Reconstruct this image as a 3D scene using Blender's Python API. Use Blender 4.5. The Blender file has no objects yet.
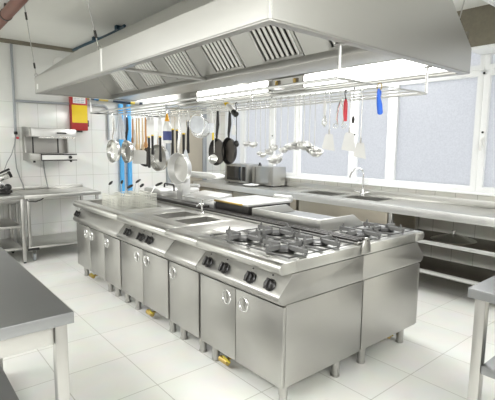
import bpy, bmesh, math, random
from mathutils import Vector, Matrix
random.seed(7)
PI = math.pi
S = bpy.context.scene
COL = S.collection

# ------------------------------------------------------------------ materials
def nt(m):
    m.use_nodes = True
    return m.node_tree.nodes, m.node_tree.links

def principled(name, col, rough=.5, metal=0., spec=.5, coat=0.):
    m = bpy.data.materials.new(name)
    n, l = nt(m)
    b = n['Principled BSDF']
    b.inputs['Base Color'].default_value = (*col, 1)
    b.inputs['Roughness'].default_value = rough
    b.inputs['Metallic'].default_value = metal
    b.inputs['Specular IOR Level'].default_value = spec
    b.inputs['Coat Weight'].default_value = coat
    return m

def vary(m, scale=(8, 8, 8), dcol=.06, drough=.08, bump=0., detail=3):
    """slight procedural unevenness of colour, gloss and surface"""
    n, l = nt(m)
    b = n['Principled BSDF']
    g = n.new('ShaderNodeNewGeometry')
    mp = n.new('ShaderNodeMapping'); mp.inputs['Scale'].default_value = scale
    nz = n.new('ShaderNodeTexNoise'); nz.inputs['Scale'].default_value = 1; nz.inputs['Detail'].default_value = detail
    l.new(g.outputs['Position'], mp.inputs['Vector']); l.new(mp.outputs['Vector'], nz.inputs['Vector'])
    c = b.inputs['Base Color'].default_value[:3]
    r = n.new('ShaderNodeMix'); r.data_type = 'RGBA'
    r.inputs[6].default_value = (*[max(0, x * (1 - dcol)) for x in c], 1)
    r.inputs[7].default_value = (*[min(1, x * (1 + dcol)) for x in c], 1)
    l.new(nz.outputs['Fac'], r.inputs[0]); l.new(r.outputs[2], b.inputs['Base Color'])
    ro = b.inputs['Roughness'].default_value
    mr = n.new('ShaderNodeMapRange'); mr.inputs['To Min'].default_value = max(0, ro - drough); mr.inputs['To Max'].default_value = min(1, ro + drough)
    l.new(nz.outputs['Fac'], mr.inputs['Value']); l.new(mr.outputs['Result'], b.inputs['Roughness'])
    if bump:
        bp = n.new('ShaderNodeBump'); bp.inputs['Strength'].default_value = bump; bp.inputs['Distance'].default_value = .002
        l.new(nz.outputs['Fac'], bp.inputs['Height']); l.new(bp.outputs['Normal'], b.inputs['Normal'])
    return m

def tiles(name, c1, c2, mortar, axes, size, msize, off=(0, 0), rough=.15, split_z=None, paint=(.8, .8, .77), bump=.3):
    m = bpy.data.materials.new(name)
    n, l = nt(m)
    b = n['Principled BSDF']
    g = n.new('ShaderNodeNewGeometry')
    sp = n.new('ShaderNodeSeparateXYZ'); l.new(g.outputs['Position'], sp.inputs[0])
    cb = n.new('ShaderNodeCombineXYZ')
    for i, a in enumerate(axes):
        ad = n.new('ShaderNodeMath'); ad.operation = 'SUBTRACT'; ad.inputs[1].default_value = off[i]
        l.new(sp.outputs['XYZ'.index(a)], ad.inputs[0]); l.new(ad.outputs[0], cb.inputs[i])
    br = n.new('ShaderNodeTexBrick')
    br.offset = 0; br.squash = 1
    br.inputs['Scale'].default_value = 1
    br.inputs['Brick Width'].default_value = size[0]; br.inputs['Row Height'].default_value = size[1]
    br.inputs['Mortar Size'].default_value = msize; br.inputs['Mortar Smooth'].default_value = .2
    br.inputs['Color1'].default_value = (*c1, 1); br.inputs['Color2'].default_value = (*c2, 1); br.inputs['Mortar'].default_value = (*mortar, 1)
    l.new(cb.outputs[0], br.inputs['Vector'])
    nz = n.new('ShaderNodeTexNoise'); nz.inputs['Scale'].default_value = 5; nz.inputs['Detail'].default_value = 4
    l.new(g.outputs['Position'], nz.inputs['Vector'])
    mx = n.new('ShaderNodeMix'); mx.data_type = 'RGBA'; mx.blend_type = 'MULTIPLY'; mx.inputs[0].default_value = .12
    l.new(br.outputs['Color'], mx.inputs[6]); l.new(nz.outputs['Color'], mx.inputs[7])
    colout = mx.outputs[2]
    rg = n.new('ShaderNodeMapRange'); rg.inputs['To Min'].default_value = rough; rg.inputs['To Max'].default_value = .7
    l.new(br.outputs['Fac'], rg.inputs['Value'])
    rout = rg.outputs['Result']
    if split_z is not None:
        gt = n.new('ShaderNodeMath'); gt.operation = 'GREATER_THAN'; gt.inputs[1].default_value = split_z
        l.new(sp.outputs['Z'], gt.inputs[0])
        m2 = n.new('ShaderNodeMix'); m2.data_type = 'RGBA'; m2.inputs[7].default_value = (*paint, 1)
        l.new(gt.outputs[0], m2.inputs[0]); l.new(colout, m2.inputs[6]); colout = m2.outputs[2]
        m3 = n.new('ShaderNodeMix'); m3.inputs[3].default_value = .6
        l.new(gt.outputs[0], m3.inputs[0]); l.new(rout, m3.inputs[2]); rout = m3.outputs[0]
    else:
        bp = n.new('ShaderNodeBump'); bp.invert = True; bp.inputs['Strength'].default_value = bump; bp.inputs['Distance'].default_value = .002
        l.new(br.outputs['Fac'], bp.inputs['Height']); l.new(bp.outputs['Normal'], b.inputs['Normal'])
    l.new(colout, b.inputs['Base Color']); l.new(rout, b.inputs['Roughness'])
    return m

def emissive(name, col, s):
    m = bpy.data.materials.new(name); n, l = nt(m)
    b = n['Principled BSDF']; b.inputs['Base Color'].default_value = (.9, .9, .9, 1)
    b.inputs['Emission Color'].default_value = (*col, 1); b.inputs['Emission Strength'].default_value = s
    return m

def frosted(name, col):
    m = bpy.data.materials.new(name); n, l = nt(m)
    out = n['Material Output']; n.remove(n['Principled BSDF'])
    t = n.new('ShaderNodeBsdfTranslucent'); d = n.new('ShaderNodeBsdfGlossy'); d.inputs['Roughness'].default_value = .35
    nz = n.new('ShaderNodeTexNoise'); nz.inputs['Scale'].default_value = 60; nz.inputs['Detail'].default_value = 4
    g = n.new('ShaderNodeNewGeometry'); l.new(g.outputs['Position'], nz.inputs['Vector'])
    r = n.new('ShaderNodeMix'); r.data_type = 'RGBA'
    r.inputs[6].default_value = (*[c * .84 for c in col], 1); r.inputs[7].default_value = (*[min(1, c * 1.1) for c in col], 1)
    l.new(nz.outputs['Fac'], r.inputs[0]); l.new(r.outputs[2], t.inputs['Color'])
    mx = n.new('ShaderNodeMixShader'); mx.inputs[0].default_value = .06
    l.new(t.outputs[0], mx.inputs[1]); l.new(d.outputs[0], mx.inputs[2]); l.new(mx.outputs[0], out.inputs['Surface'])
    return m

STEEL = vary(principled('brushed_steel', (.46, .453, .435), .34, 1), (2, 2, 24), .02, .02)
STEELH = vary(principled('brushed_steel_hood', (.56, .555, .535), .36, 1), (2, 2, 20), .015, .015)
STEELT = vary(principled('worktop_steel', (.60, .595, .57), .34, 1), (20, 4, 4), .03, .04)
WORN = vary(principled('worn_table_steel', (.29, .295, .30), .42, 1), (4, 20, 6), .06, .05)
POLISH = vary(principled('polished_steel', (.82, .82, .80), .24, 1), (12, 12, 12), .02, .02)
SATIN = vary(principled('satin_steel', (.74, .74, .73), .36, .75), (12, 12, 12), .03, .03)
SHELFM = vary(principled('shade_toned_shelf_steel', (.17, .15, .12), .4, .9), (5, 5, 5), .1, .05)  # dark brown tone puts the under-counter shade into the shelf colour
OLIVE = vary(principled('worn_yellow_lever', (.45, .36, .03), .45), (20, 20, 20), .1, .05)
LADLE = vary(principled('ladle_steel', (.88, .88, .87), .30, .85), (12, 12, 12), .02, .02)
WIRE = vary(principled('plated_wire', (.74, .74, .68), .4, .3), (12, 12, 12), .03, .03)
CHROME = principled('chrome', (.80, .80, .80), .2, 1)
BLACK = vary(principled('black_plastic', (.014, .013, .013), .35), (20, 20, 20), .1, .06)
IRON = vary(principled('grey_cast_iron', (.115, .115, .113), .5, .0), (40, 40, 40), .15, .05)
DARK = vary(principled('dark_steel', (.045, .042, .04), .4, .6), (20, 20, 20), .2, .1)
PANIN = vary(principled('worn_pan_coating', (.075, .065, .055), .5, .2), (60, 60, 60), .3, .1, .2)
WHITEP = vary(principled('white_plastic', (.84, .84, .82), .35), (10, 10, 10), .03, .05)
WFRAME = vary(principled('white_window_frame', (.86, .87, .87), .3), (5, 5, 5), .02, .05)
PAINT = vary(principled('white_paint', (.8, .8, .78), .6), (4, 4, 4), .03, .05)
CEILM = vary(principled('ceiling_paint', (.70, .70, .66), .75), (2.5, 2.5, 2.5), .05, .05)
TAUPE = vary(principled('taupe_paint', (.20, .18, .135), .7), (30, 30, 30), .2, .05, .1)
DOORM = vary(principled('taupe_door', (.42, .38, .31), .5), (6, 6, 2), .06, .05)
CABM = vary(principled('warm_steel_front', (.46, .42, .35), .4, .9), (3, 3, 30), .05, .06)
RUST = vary(principled('rust_brown_pipe', (.15, .055, .035), .5), (15, 6, 15), .25, .1)
RED = vary(principled('red_enamel', (.42, .035, .035), .3), (8, 8, 8), .06, .05)
YELLOW = vary(principled('yellow_plastic', (.86, .62, .02), .4), (8, 8, 8), .05, .05)
BLUE = vary(principled('blue_plastic', (.03, .15, .72), .35), (8, 8, 8), .08, .05)
BLUEP = vary(principled('blue_pipe', (.10, .42, .80), .4), (20, 20, 4), .1, .05)
REDP = vary(principled('red_plastic', (.62, .05, .07), .35), (8, 8, 8), .08, .05)
WOOD = vary(principled('pale_wood', (.72, .56, .36), .55), (40, 40, 6), .15, .05)
WOODO = vary(principled('orange_wood', (.55, .28, .11), .5), (40, 40, 6), .15, .05)
CLOTH = vary(principled('white_cloth', (.80, .83, .88), .8), (30, 30, 30), .12, .05)
BRASS = vary(principled('brass', (.55, .40, .14), .35, 1), (20, 20, 20), .1, .08)
GREYR = vary(principled('grey_rubber', (.32, .34, .36), .6), (20, 20, 20), .06, .05)
GREYP = vary(principled('grey_print', (.45, .46, .50), .6), (20, 20, 20), .06, .05)
CABLE = vary(principled('grey_cable', (.30, .31, .31), .6), (20, 20, 20), .06, .05)
GLASSD = principled('dark_oven_glass', (.02, .018, .016), .08)
TEALP = vary(principled('dark_teal_cable', (.02, .06, .09), .5), (20, 20, 20), .1, .05)
FLOORM = tiles('floor_tiles', (.83, .83, .795), (.80, .80, .765), (.47, .46, .42), 'XY', (.45, .468), .003, (1.2, 2.27), .22)
TILEF = tiles('wall_tiles_far', (.84, .845, .82), (.82, .825, .80), (.55, .55, .51), 'XZ', (.246, .335), .003, (1.42, 1.362), .12, 2.045, (.72, .725, .70))
TILEW = tiles('wall_tiles_window', (.83, .82, .76), (.81, .80, .74), (.45, .43, .38), 'YZ', (.232, .335), .003, (1.89, 1.362 - .335), .12, 2.3, (.78, .78, .75))
BACKW = vary(principled('grey_back_wall_paint', (.30, .29, .275), .6), (4, 4, 4), .03, .05)
GLASS = frosted('frosted_window_glass', (.83, .84, .86))
LAMPE = emissive('lamp_diffuser', (1, 1, .97), 4)
TAPEM = None
def tape_mat():
    m = bpy.data.materials.new('coloured_tape_bands'); n, l = nt(m); b = n['Principled BSDF']
    g = n.new('ShaderNodeNewGeometry'); mp = n.new('ShaderNodeMapping'); mp.inputs['Scale'].default_value = (14, .01, .01)
    v = n.new('ShaderNodeTexWhiteNoise'); v.noise_dimensions = '1D'
    sp = n.new('ShaderNodeSeparateXYZ'); fl = n.new('ShaderNodeMath'); fl.operation = 'FLOOR'
    l.new(g.outputs['Position'], mp.inputs[0]); l.new(mp.outputs[0], sp.inputs[0]); l.new(sp.outputs[0], fl.inputs[0]); l.new(fl.outputs[0], v.inputs['W'])
    r = n.new('ShaderNodeValToRGB'); r.color_ramp.interpolation = 'CONSTANT'
    e = r.color_ramp.elements
    e[0].position = 0; e[0].color = (.02, .03, .05, 1); e[1].position = .3; e[1].color = (.08, .25, .5, 1)
    for p, c in ((.5, (.6, .45, .08, 1)), (.7, (.10, .16, .14, 1)), (.85, (.4, .4, .38, 1))):
        x = e.new(p); x.color = c
    l.new(v.outputs['Value'], r.inputs[0]); l.new(r.outputs[0], b.inputs['Base Color'])
    return m
TAPEM = tape_mat()

# ------------------------------------------------------------------ mesh builder
class MB:
    def __init__(s): s.v = []; s.f = []
    def add(s, vs, fs):
        o = len(s.v); s.v += [tuple(x) for x in vs]; s.f += [[i + o for i in f] for f in fs]; return s
    def box(s, x0, x1, y0, y1, z0, z1):
        return s.add([(x0,y0,z0),(x1,y0,z0),(x1,y1,z0),(x0,y1,z0),(x0,y0,z1),(x1,y0,z1),(x1,y1,z1),(x0,y1,z1)],
                     [(0,3,2,1),(4,5,6,7),(0,1,5,4),(1,2,6,5),(2,3,7,6),(3,0,4,7)])
    def prism(s, poly, axis, a0, a1):
        """2D polygon extruded along axis; poly coords are the two other axes in xyz order"""
        n = len(poly); P = []
        for a in (a0, a1):
            for p, q in poly:
                P.append({'x': (a, p, q), 'y': (p, a, q), 'z': (p, q, a)}[axis])
        F = [list(range(n))[::-1], list(range(n, 2 * n))] + [(i, (i + 1) % n, n + (i + 1) % n, n + i) for i in range(n)]
        return s.add(P, F)
    def frame(s, p, q):
        d = (Vector(q) - Vector(p)).normalized()
        u = d.cross(Vector((0, 0, 1)))
        if u.length < 1e-4: u = Vector((1, 0, 0))
        u.normalize(); w = d.cross(u)
        return d, u, w
    def cyl(s, p, q, r, r2=None, n=16, caps=True):
        r2 = r if r2 is None else r2
        d, u, w = s.frame(p, q); p = Vector(p); q = Vector(q); P = []
        for c, rr in ((p, r), (q, r2)):
            for i in range(n):
                a = 2 * PI * i / n
                P.append(c + (u * math.cos(a) + w * math.sin(a)) * rr)
        F = [(i, (i + 1) % n, n + (i + 1) % n, n + i) for i in range(n)]
        if caps: F += [list(range(n))[::-1], list(range(n, 2 * n))]
        return s.add(P, F)
    def tube(s, pts, r, n=8, closed=False):
        pts = [Vector(p) for p in pts]; m = len(pts); P = []; u = None
        for i, p in enumerate(pts):
            a = pts[(i - 1) % m] if (closed or i > 0) else p
            b = pts[(i + 1) % m] if (closed or i < m - 1) else p
            d = (b - a).normalized()
            if u is None:
                u = d.cross(Vector((0, 0, 1)))
                if u.length < 1e-3: u = d.cross(Vector((0, 1, 0)))
            u = (u - d * u.dot(d)).normalized(); w = d.cross(u)
            rr = r[i] if isinstance(r, (list, tuple)) else r
            for k in range(n):
                t = 2 * PI * k / n
                P.append(p + (u * math.cos(t) + w * math.sin(t)) * rr)
        F = []
        for i in range(m if closed else m - 1):
            j = (i + 1) % m
            for k in range(n):
                F.append((i * n + k, i * n + (k + 1) % n, j * n + (k + 1) % n, j * n + k))
        if not closed: F += [list(range(n))[::-1], [(m - 1) * n + k for k in range(n)]]
        return s.add(P, F)
    def lathe(s, prof, c, axis=(0, 0, 1), n=24):
        """profile of (radius, height) along the axis from c; radius 0 ends close"""
        d = Vector(axis).normalized(); u = d.cross(Vector((0, 0, 1)))
        if u.length < 1e-4: u = Vector((1, 0, 0))
        u.normalize(); w = d.cross(u); c = Vector(c); P = []; F = []; rings = []
        for r, h in prof:
            if r < 1e-6:
                rings.append([len(P)]); P.append(c + d * h)
            else:
                rings.append(list(range(len(P), len(P) + n)))
                for k in range(n):
                    t = 2 * PI * k / n
                    P.append(c + d * h + (u * math.cos(t) + w * math.sin(t)) * r)
        for a, b in zip(rings, rings[1:]):
            for k in range(n):
                k2 = (k + 1) % n
                if len(a) == 1 and len(b) == 1: continue
                if len(a) == 1: F.append((a[0], b[k2], b[k]))
                elif len(b) == 1: F.append((a[k], a[k2], b[0]))
                else: F.append((a[k], a[k2], b[k2], b[k]))
        return s.add(P, F)
    def slab(s, xs, ys, z0, z1, holes, axis='z'):
        """slab on a grid of cuts with rectangular holes (x0,x1,y0,y1)"""
        nx, ny = len(xs), len(ys)
        def hole(i, j):
            if not (0 <= i < nx - 1 and 0 <= j < ny - 1): return True
            cx, cy = (xs[i] + xs[i + 1]) / 2, (ys[j] + ys[j + 1]) / 2
            return any(a < cx < b and c < cy < d for a, b, c, d in holes)
        def P(i, j, z): return {'z': (xs[i], ys[j], z), 'x': (z, xs[i], ys[j])}[axis]
        V = [P(i, j, z) for z in (z0, z1) for j in range(ny) for i in range(nx)]
        def I(i, j, k): return k * nx * ny + j * nx + i
        F = []
        for i in range(nx - 1):
            for j in range(ny - 1):
                if hole(i, j): continue
                F.append((I(i, j, 1), I(i + 1, j, 1), I(i + 1, j + 1, 1), I(i, j + 1, 1)))
                F.append((I(i, j, 0), I(i, j + 1, 0), I(i + 1, j + 1, 0), I(i + 1, j, 0)))
                for (di, dj, a, b) in ((-1, 0, (i, j), (i, j + 1)), (1, 0, (i + 1, j), (i + 1, j + 1)), (0, -1, (i, j), (i + 1, j)), (0, 1, (i, j + 1), (i + 1, j + 1))):
                    if hole(i + di, j + dj):
                        F.append((I(*a, 0), I(*b, 0), I(*b, 1), I(*a, 1)))
        return s.add(V, F)
    def basin(s, x0, x1, y0, y1, z0, z1, t=.004):
        """open-topped tub"""
        s.box(x0, x1, y0, y1, z0, z0 + t)
        s.box(x0, x0 + t, y0, y1, z0 + t, z1); s.box(x1 - t, x1, y0, y1, z0 + t, z1)
        s.box(x0 + t, x1 - t, y0, y0 + t, z0 + t, z1); return s.box(x0 + t, x1 - t, y1 - t, y1, z0 + t, z1)

def root_loc(p):
    while p.parent: p = p.parent
    return Vector(p.location)

def part(name, mb, mat, parent=None, label=None, bevel=0, seg=2, smooth=40, kind=None):
    me = bpy.data.meshes.new(name)
    off = root_loc(parent) if parent else Vector((0, 0, 0))
    me.from_pydata([Vector(v) - off for v in mb.v], [], mb.f)
    bm = bmesh.new(); bm.from_mesh(me)
    bmesh.ops.remove_doubles(bm, verts=bm.verts, dist=1e-6)
    bm.verts.index_update()
    loose = [v for v in bm.verts if not v.link_faces]
    if loose: bmesh.ops.delete(bm, geom=loose, context='VERTS')
    bmesh.ops.recalc_face_normals(bm, faces=bm.faces)
    if bevel:
        ed = [e for e in bm.edges if len(e.link_faces) == 2 and e.calc_face_angle(0) > .6]
        bmesh.ops.bevel(bm, geom=ed, offset=bevel, segments=seg, affect='EDGES', profile=.5, clamp_overlap=True)
    bm.to_mesh(me); bm.free()
    if smooth:
        me.polygons.foreach_set('use_smooth', [True] * len(me.polygons))
        me.set_sharp_from_angle(angle=math.radians(smooth))
    me.materials.append(mat)
    o = bpy.data.objects.new(name, me); COL.objects.link(o)
    if parent: o.parent = parent
    if label: o['label'] = label
    if kind: o['kind'] = kind
    return o

def thing(name, label, cat, loc, group=None):
    o = bpy.data.objects.new(name, None); COL.objects.link(o)
    o.empty_display_size = .05
    o.location = loc; o['label'] = label; o['category'] = cat
    if group: o['group'] = group
    return o
def tag(o, label, cat, group=None):
    o['label'] = label; o['category'] = cat
    if group: o['group'] = group
    return o
def struct(name, mb, mat, parent=None, **k):
    o = part(name, mb, mat, parent, **k)
    if not parent: o['kind'] = 'structure'
    return o
def copy_thing(r, loc, label=None):
    c = r.copy(); COL.objects.link(c); c.location = loc
    if label: c['label'] = label
    for ch in list(r.children):
        d = ch.copy(); COL.objects.link(d); d.parent = c
        for g in list(ch.children):
            e = g.copy(); COL.objects.link(e); e.parent = d
    return c
def arc(c, r, a0, a1, n, plane='xz'):
    out = []
    for i in range(n + 1):
        a = a0 + (a1 - a0) * i / n
        p, q = r * math.cos(a), r * math.sin(a)
        out.append({'xz': (c[0] + p, c[1], c[2] + q), 'yz': (c[0], c[1] + p, c[2] + q), 'xy': (c[0] + p, c[1] + q, c[2])}[plane])
    return out

# ------------------------------------------------------------------ room
X0, X1, Y0, Y1, ZC = -2.2, 4.8, -2.8, 6.48, 2.83
struct('floor', MB().box(X0, X1 + .1, Y0, Y1 + .1, -.05, 0), FLOORM)
struct('ceiling', MB().box(X0, X1 + .1, Y0, Y1 + .1, ZC, ZC + .06), CEILM)
struct('wall_far', MB().box(X0, X1 + .1, Y1, Y1 + .1, 0, ZC), TILEF)
struct('wall_left', MB().box(X0 - .1, X0, Y0, Y1 + .1, 0, ZC), BACKW)
struct('wall_back', MB().box(X0 - .1, X1 + .1, Y0 - .1, Y0, 0, ZC), BACKW)
WZ0, WZ1, WY0, WY1 = 1.02, 2.60, -1.2, 6.30
struct('wall_window', MB().slab([Y0, WY0, WY1, Y1], [0, WZ0, WZ1, ZC], X1, X1 + .1, [(WY0, WY1, WZ0, WZ1)], 'x'), TILEW)
def ring(mb, y0, y1, z0, z1, w, x0, x1):
    mb.slab([y0, y0 + w, y1 - w, y1], [z0, z0 + w, z1 - w, z1], x0, x1, [(y0 + w, y1 - w, z0 + w, z1 - w)], 'x'); return mb
bounds = [-1.2, -.2, .86, 1.905, 2.93, 3.495, 4.518, 5.07, 5.80, 6.30]
for i, (a, b) in enumerate(zip(bounds, bounds[1:])):
    w = thing('window_%d' % (i + 1), 'white framed frosted window pane in the window wall', 'window', (X1, (a + b) / 2, WZ0))
    w['kind'] = 'structure'; del w['category']; del w['label']
    fr = ring(MB(), a, b, WZ0, 2.285, .062, X1 - .035, X1 + .05)
    ring(fr, a, b, 2.285, WZ1, .05, X1 - .035, X1 + .05)
    fo = part('window_frame', fr, WFRAME, w, bevel=.004)
    part('window_pane', MB().box(X1 + .01, X1 + .014, a + .058, b - .058, WZ0 + .058, 2.285 - .058), GLASS, w)
    part('transom_pane', MB().box(X1 + .01, X1 + .014, a + .046, b - .046, 2.285 + .046, WZ1 - .046), GLASS, w)
    if i in (2, 4, 6):
        hb = MB().box(X1 - .05, X1 - .035, b - .043, b - .018, 1.52, 1.60).box(X1 - .075, X1 - .05, b - .04, b - .021, 1.46, 1.58)
        part('window_handle', hb, WHITEP, fo, bevel=.004)
        part('hinge_cap', MB().cyl((X1 - .043, b - .03, 1.65), (X1 - .035, b - .03, 1.65), .011), BLACK, fo)
        part('hinge_cap', MB().cyl((X1 - .043, b - .0, 2.25), (X1 - .035, b - .0, 2.25), .011), BLACK, fo)
# window sill trim and beam above
struct('trim_1', MB().box(X1 - .05, X1, WY0, WY1, WZ0 - .022, WZ0), WFRAME, bevel=.003)
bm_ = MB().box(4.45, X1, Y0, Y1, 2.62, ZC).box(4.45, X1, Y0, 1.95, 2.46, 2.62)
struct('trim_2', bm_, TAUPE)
sof = MB().box(4.44, X1, Y0, 1.955, 2.435, 2.459)
struct('trim_3', sof, WFRAME, bevel=.003)
cl = thing('ceiling_duct', 'white boxed duct under the ceiling at the top right corner', 'duct', (4.1, 1.2, 2.70))
part('duct_casing', MB().box(3.85, 4.36, -.2, 1.60, 2.72, ZC - .001), WFRAME, cl, bevel=.004)
part('end_flange', MB().box(3.83, 4.38, 1.602, 1.62, 2.705, ZC - .001), WFRAME, cl, bevel=.003)
# cornice shadow gap on far wall
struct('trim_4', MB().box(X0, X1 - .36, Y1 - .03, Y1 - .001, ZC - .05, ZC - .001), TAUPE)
# door on the far wall near the corner
d = thing('door_1', '', '', (4.2, Y1, 0)); d['kind'] = 'structure'; del d['category']; del d['label']
part('door_leaf', MB().box(3.72, 4.37, Y1 - .04, Y1 - .001, .01, 2.1), DOORM, d, bevel=.003)
part('door_frame', MB().box(3.65, 3.715, Y1 - .06, Y1 - .001, 0, 2.17).box(4.375, 4.45, Y1 - .06, Y1 - .001, 0, 2.17).box(3.716, 4.374, Y1 - .06, Y1 - .001, 2.105, 2.17), GREYR, d, bevel=.003)

# ------------------------------------------------------------------ cooking island
FX0, FXB = 1.605, 2.336        # front row
def arc2(cx, cz, r, a0, a1, n): return [(cx + r * math.cos(math.radians(a0 + (a1 - a0) * i / n)), cz + r * math.sin(math.radians(a0 + (a1 - a0) * i / n))) for i in range(n + 1)]
NOSE = [(1.70, .855), (1.612, .855)] + arc2(1.605, .8215, .0335, 90, 250, 10)[0:] + [(1.612, .789), (1.70, .789)]
def panel_poly(mx=lambda x: x, xb=FXB):
    pts = [(1.70, .784), (1.668, .784), (1.664, .768), (1.640, .742), (1.612, .715), (1.592, .692), (1.574, .676), (1.567, .662), (1.569, .645), (1.580, .628), (1.60, .619), (1.70, .619)]
    pts[0] = (xb, .784); pts[-1] = (xb, .619)
    return [(mx(x), z) for x, z in pts]
PANELN = Vector((-(.715 - .692), 0, (1.612 - 1.592))).normalized()  # rough outward normal of the sloping panel
PANELN = Vector((-.80, 0, .45)).normalized()

def door_handle(y, z, parent):
    x = FX0
    rim = part('handle', MB().lathe([(.046, .0), (.047, -.004), (.043, -.008), (.039, -.006), (.037, 0), (.034, .003), (0, .004)], (x, y, z), (1, 0, 0), 28), CHROME, parent, label='round chrome recessed handle')
    part('grip', MB().box(x - .009, x + .002, y - .007, y + .007, z - .036, z + .036), STEEL, rim, bevel=.003)

def knob(y, parent, r=.0365):
    p = Vector((1.604, y, .709)); n = PANELN
    k = MB().lathe([(r * 1.05, 0), (r * 1.05, .006), (r * .86, .010), (r * .84, .026), (r * .76, .032), (0, .033)], p, n, 10)
    o = part('knob', k, BLACK, parent, bevel=0)
    u = Vector((0, 1, 0)); w = n.cross(u)
    q = p + n * .033
    a = []
    for su, sw, sn in [(-1, -1, 0), (1, -1, 0), (1, 1, 0), (-1, 1, 0), (-1, -1, 1), (1, -1, 1), (1, 1, 1), (-1, 1, 1)]:
        a.append(q + u * su * r * .22 + w * sw * r * .85 + n * (sn * .014 - .002))
    part('grip', MB().add(a, [(0,3,2,1),(4,5,6,7),(0,1,5,4),(1,2,6,5),(2,3,7,6),(3,0,4,7)]), BLACK, o, bevel=.002)
    m = p + w * (-.058 if w.z < 0 else .058) * 1.0 + Vector((0, .012, 0))
    part('pilot_mark', MB().cyl(m - n * .003, m + n * .002, .0055, n=10), BLACK, parent)

def leg(x, y, parent, ztop=.128):
    part('leg', MB().lathe([(0, 0.001), (.027, .001), (.029, .006), (.029, .012), (.025, .013), (.025, .055), (.028, .056), (.028, ztop), (0, ztop)], (x, y, 0), n=20), STEEL, parent)

def gas_valve(x, y, parent, s=1):
    g = MB().tube([(x + .10, y, .124), (x + .10, y, .075), (x + .05, y, .06), (x - .02, y - .01, .055)], .012, 10)
    g.cyl((x - .02, y + .035, .06), (x - .02, y - .05, .06), .021, n=12)
    o = part('gas_valve', g, BRASS, parent, label='dull brass gas cock under the doors')
    part('lever', MB().tube([(x - .02, y + .01, .084), (x - .03, y - .02, .09), (x - .035, y - .07, .083), (x - .03, y - .085, .078)], [.005, .007, .007, .005], 8), OLIVE, o, label='yellow gas cock lever')

def burner(cx, cy, z, hx, hy, parent):
    """burner, its grate with fingers pointing in, and its dished pan"""
    b = MB().lathe([(0, z + .002), (.078, z + .002), (.080, z + .008), (.064, z + .011), (.062, z + .016), (.050, z + .020), (0, z + .0205)], (cx, cy, 0), n=24)
    part('burner', b, BLACK, parent)
    g = MB()
    zt = z + .036
    # thin outer frame
    g.tube([(cx - hx, cy - hy, z + .012), (cx + hx, cy - hy, z + .012), (cx + hx, cy + hy, z + .012), (cx - hx, cy + hy, z + .012)], .006, 6, closed=True)
    def finger(dx, dy, L):
        p0 = Vector((cx, cy, zt)) + Vector((dx, dy, 0)) * .042; p1 = Vector((cx, cy, zt)) + Vector((dx, dy, 0)) * L
        u = Vector((-dy, dx, 0)); P = []
        for p, w, hz in ((p0, .010, .010), (p0.lerp(p1, .2), .019, .014), (p0.lerp(p1, .88), .021, .018), (p1, .014, .012)):
            P += [p + u * w + Vector((0, 0, -hz - .005)), p - u * w + Vector((0, 0, -hz - .005)), p - u * w * .8 + Vector((0, 0, .003)), p + u * w * .8 + Vector((0, 0, .003))]
        F = [(3, 2, 1, 0), (12, 13, 14, 15)]
        for i in range(3):
            for k in range(4):
                F.append((i * 4 + k, i * 4 + (k + 1) % 4, i * 4 + 4 + (k + 1) % 4, i * 4 + 4 + k))
        g.add(P, F)
        # foot of the finger on the frame
        e = p1 - Vector((dx, dy, 0)) * .008
        g.cyl((e.x, e.y, z + .002), (e.x, e.y, zt - .008), .009, n=8)
    for dx, dy, L in ((1, 0, hx), (-1, 0, hx), (0, 1, hy), (0, -1, hy)): finger(dx, dy, L)
    for dx, dy, L in ((1, 0, hx), (-1, 0, hx), (0, 1, hy), (0, -1, hy)):
        ex, ey = cx + dx * (L - .022), cy + dy * (L - .022)
        g.cyl((ex, ey, zt - .004), (ex - dx * .006, ey - dy * .006, zt + .028), .013, .004, n=6)
    part('pan_support', g, IRON, parent, bevel=0, smooth=50)

UG = 'modular cooking units in the front row of the island'
def front_unit(name, label, cat, y0, y1, doors, handles, knobs, legs, holes=(), valve=None):
    """floor cabinet, sloping control panel and worktop with bull nose; doors = list of (y0,y1)"""
    g = .003
    y0 += g; y1 -= g
    u = thing(name, label, cat, ((FX0 + FXB) / 2, (y0 + y1) / 2, 0), UG)
    body = MB().box(1.630, FXB, y0, y1, .13, .615)
    part('cabinet', body, STEEL, u, bevel=.0015)
    part('control_panel', MB().prism(panel_poly(), 'y', y0, y1), STEEL, u, bevel=.0015)
    top = MB()
    top.prism([(x, z) for x, z in NOSE], 'y', y0, y1)
    xs = sorted({1.701, FXB} | {h[0] for h in holes} | {h[1] for h in holes}); ys = sorted({y0, y1} | {h[2] for h in holes} | {h[3] for h in holes})
    top.slab(xs, ys, .789, .855, holes)
    part('worktop', top, STEELT, u, bevel=.0012)
    for h in holes:
        part('well', MB().basin(h[0] + .0005, h[1] - .0005, h[2] + .0005, h[3] - .0005, .74, .853), STEEL, u)
    for (a, b), hy in zip(doors, handles):
        do = part('door', MB().box(FX0, 1.628, a + .003, b - .003, .132, .606), STEEL, u, bevel=.002)
        door_handle(hy, .527, do)
    for k in knobs: knob(k, u)
    for lx, ly in legs: leg(lx, ly, u)
    if valve: gas_valve(1.66, valve, u)
    return u

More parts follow.
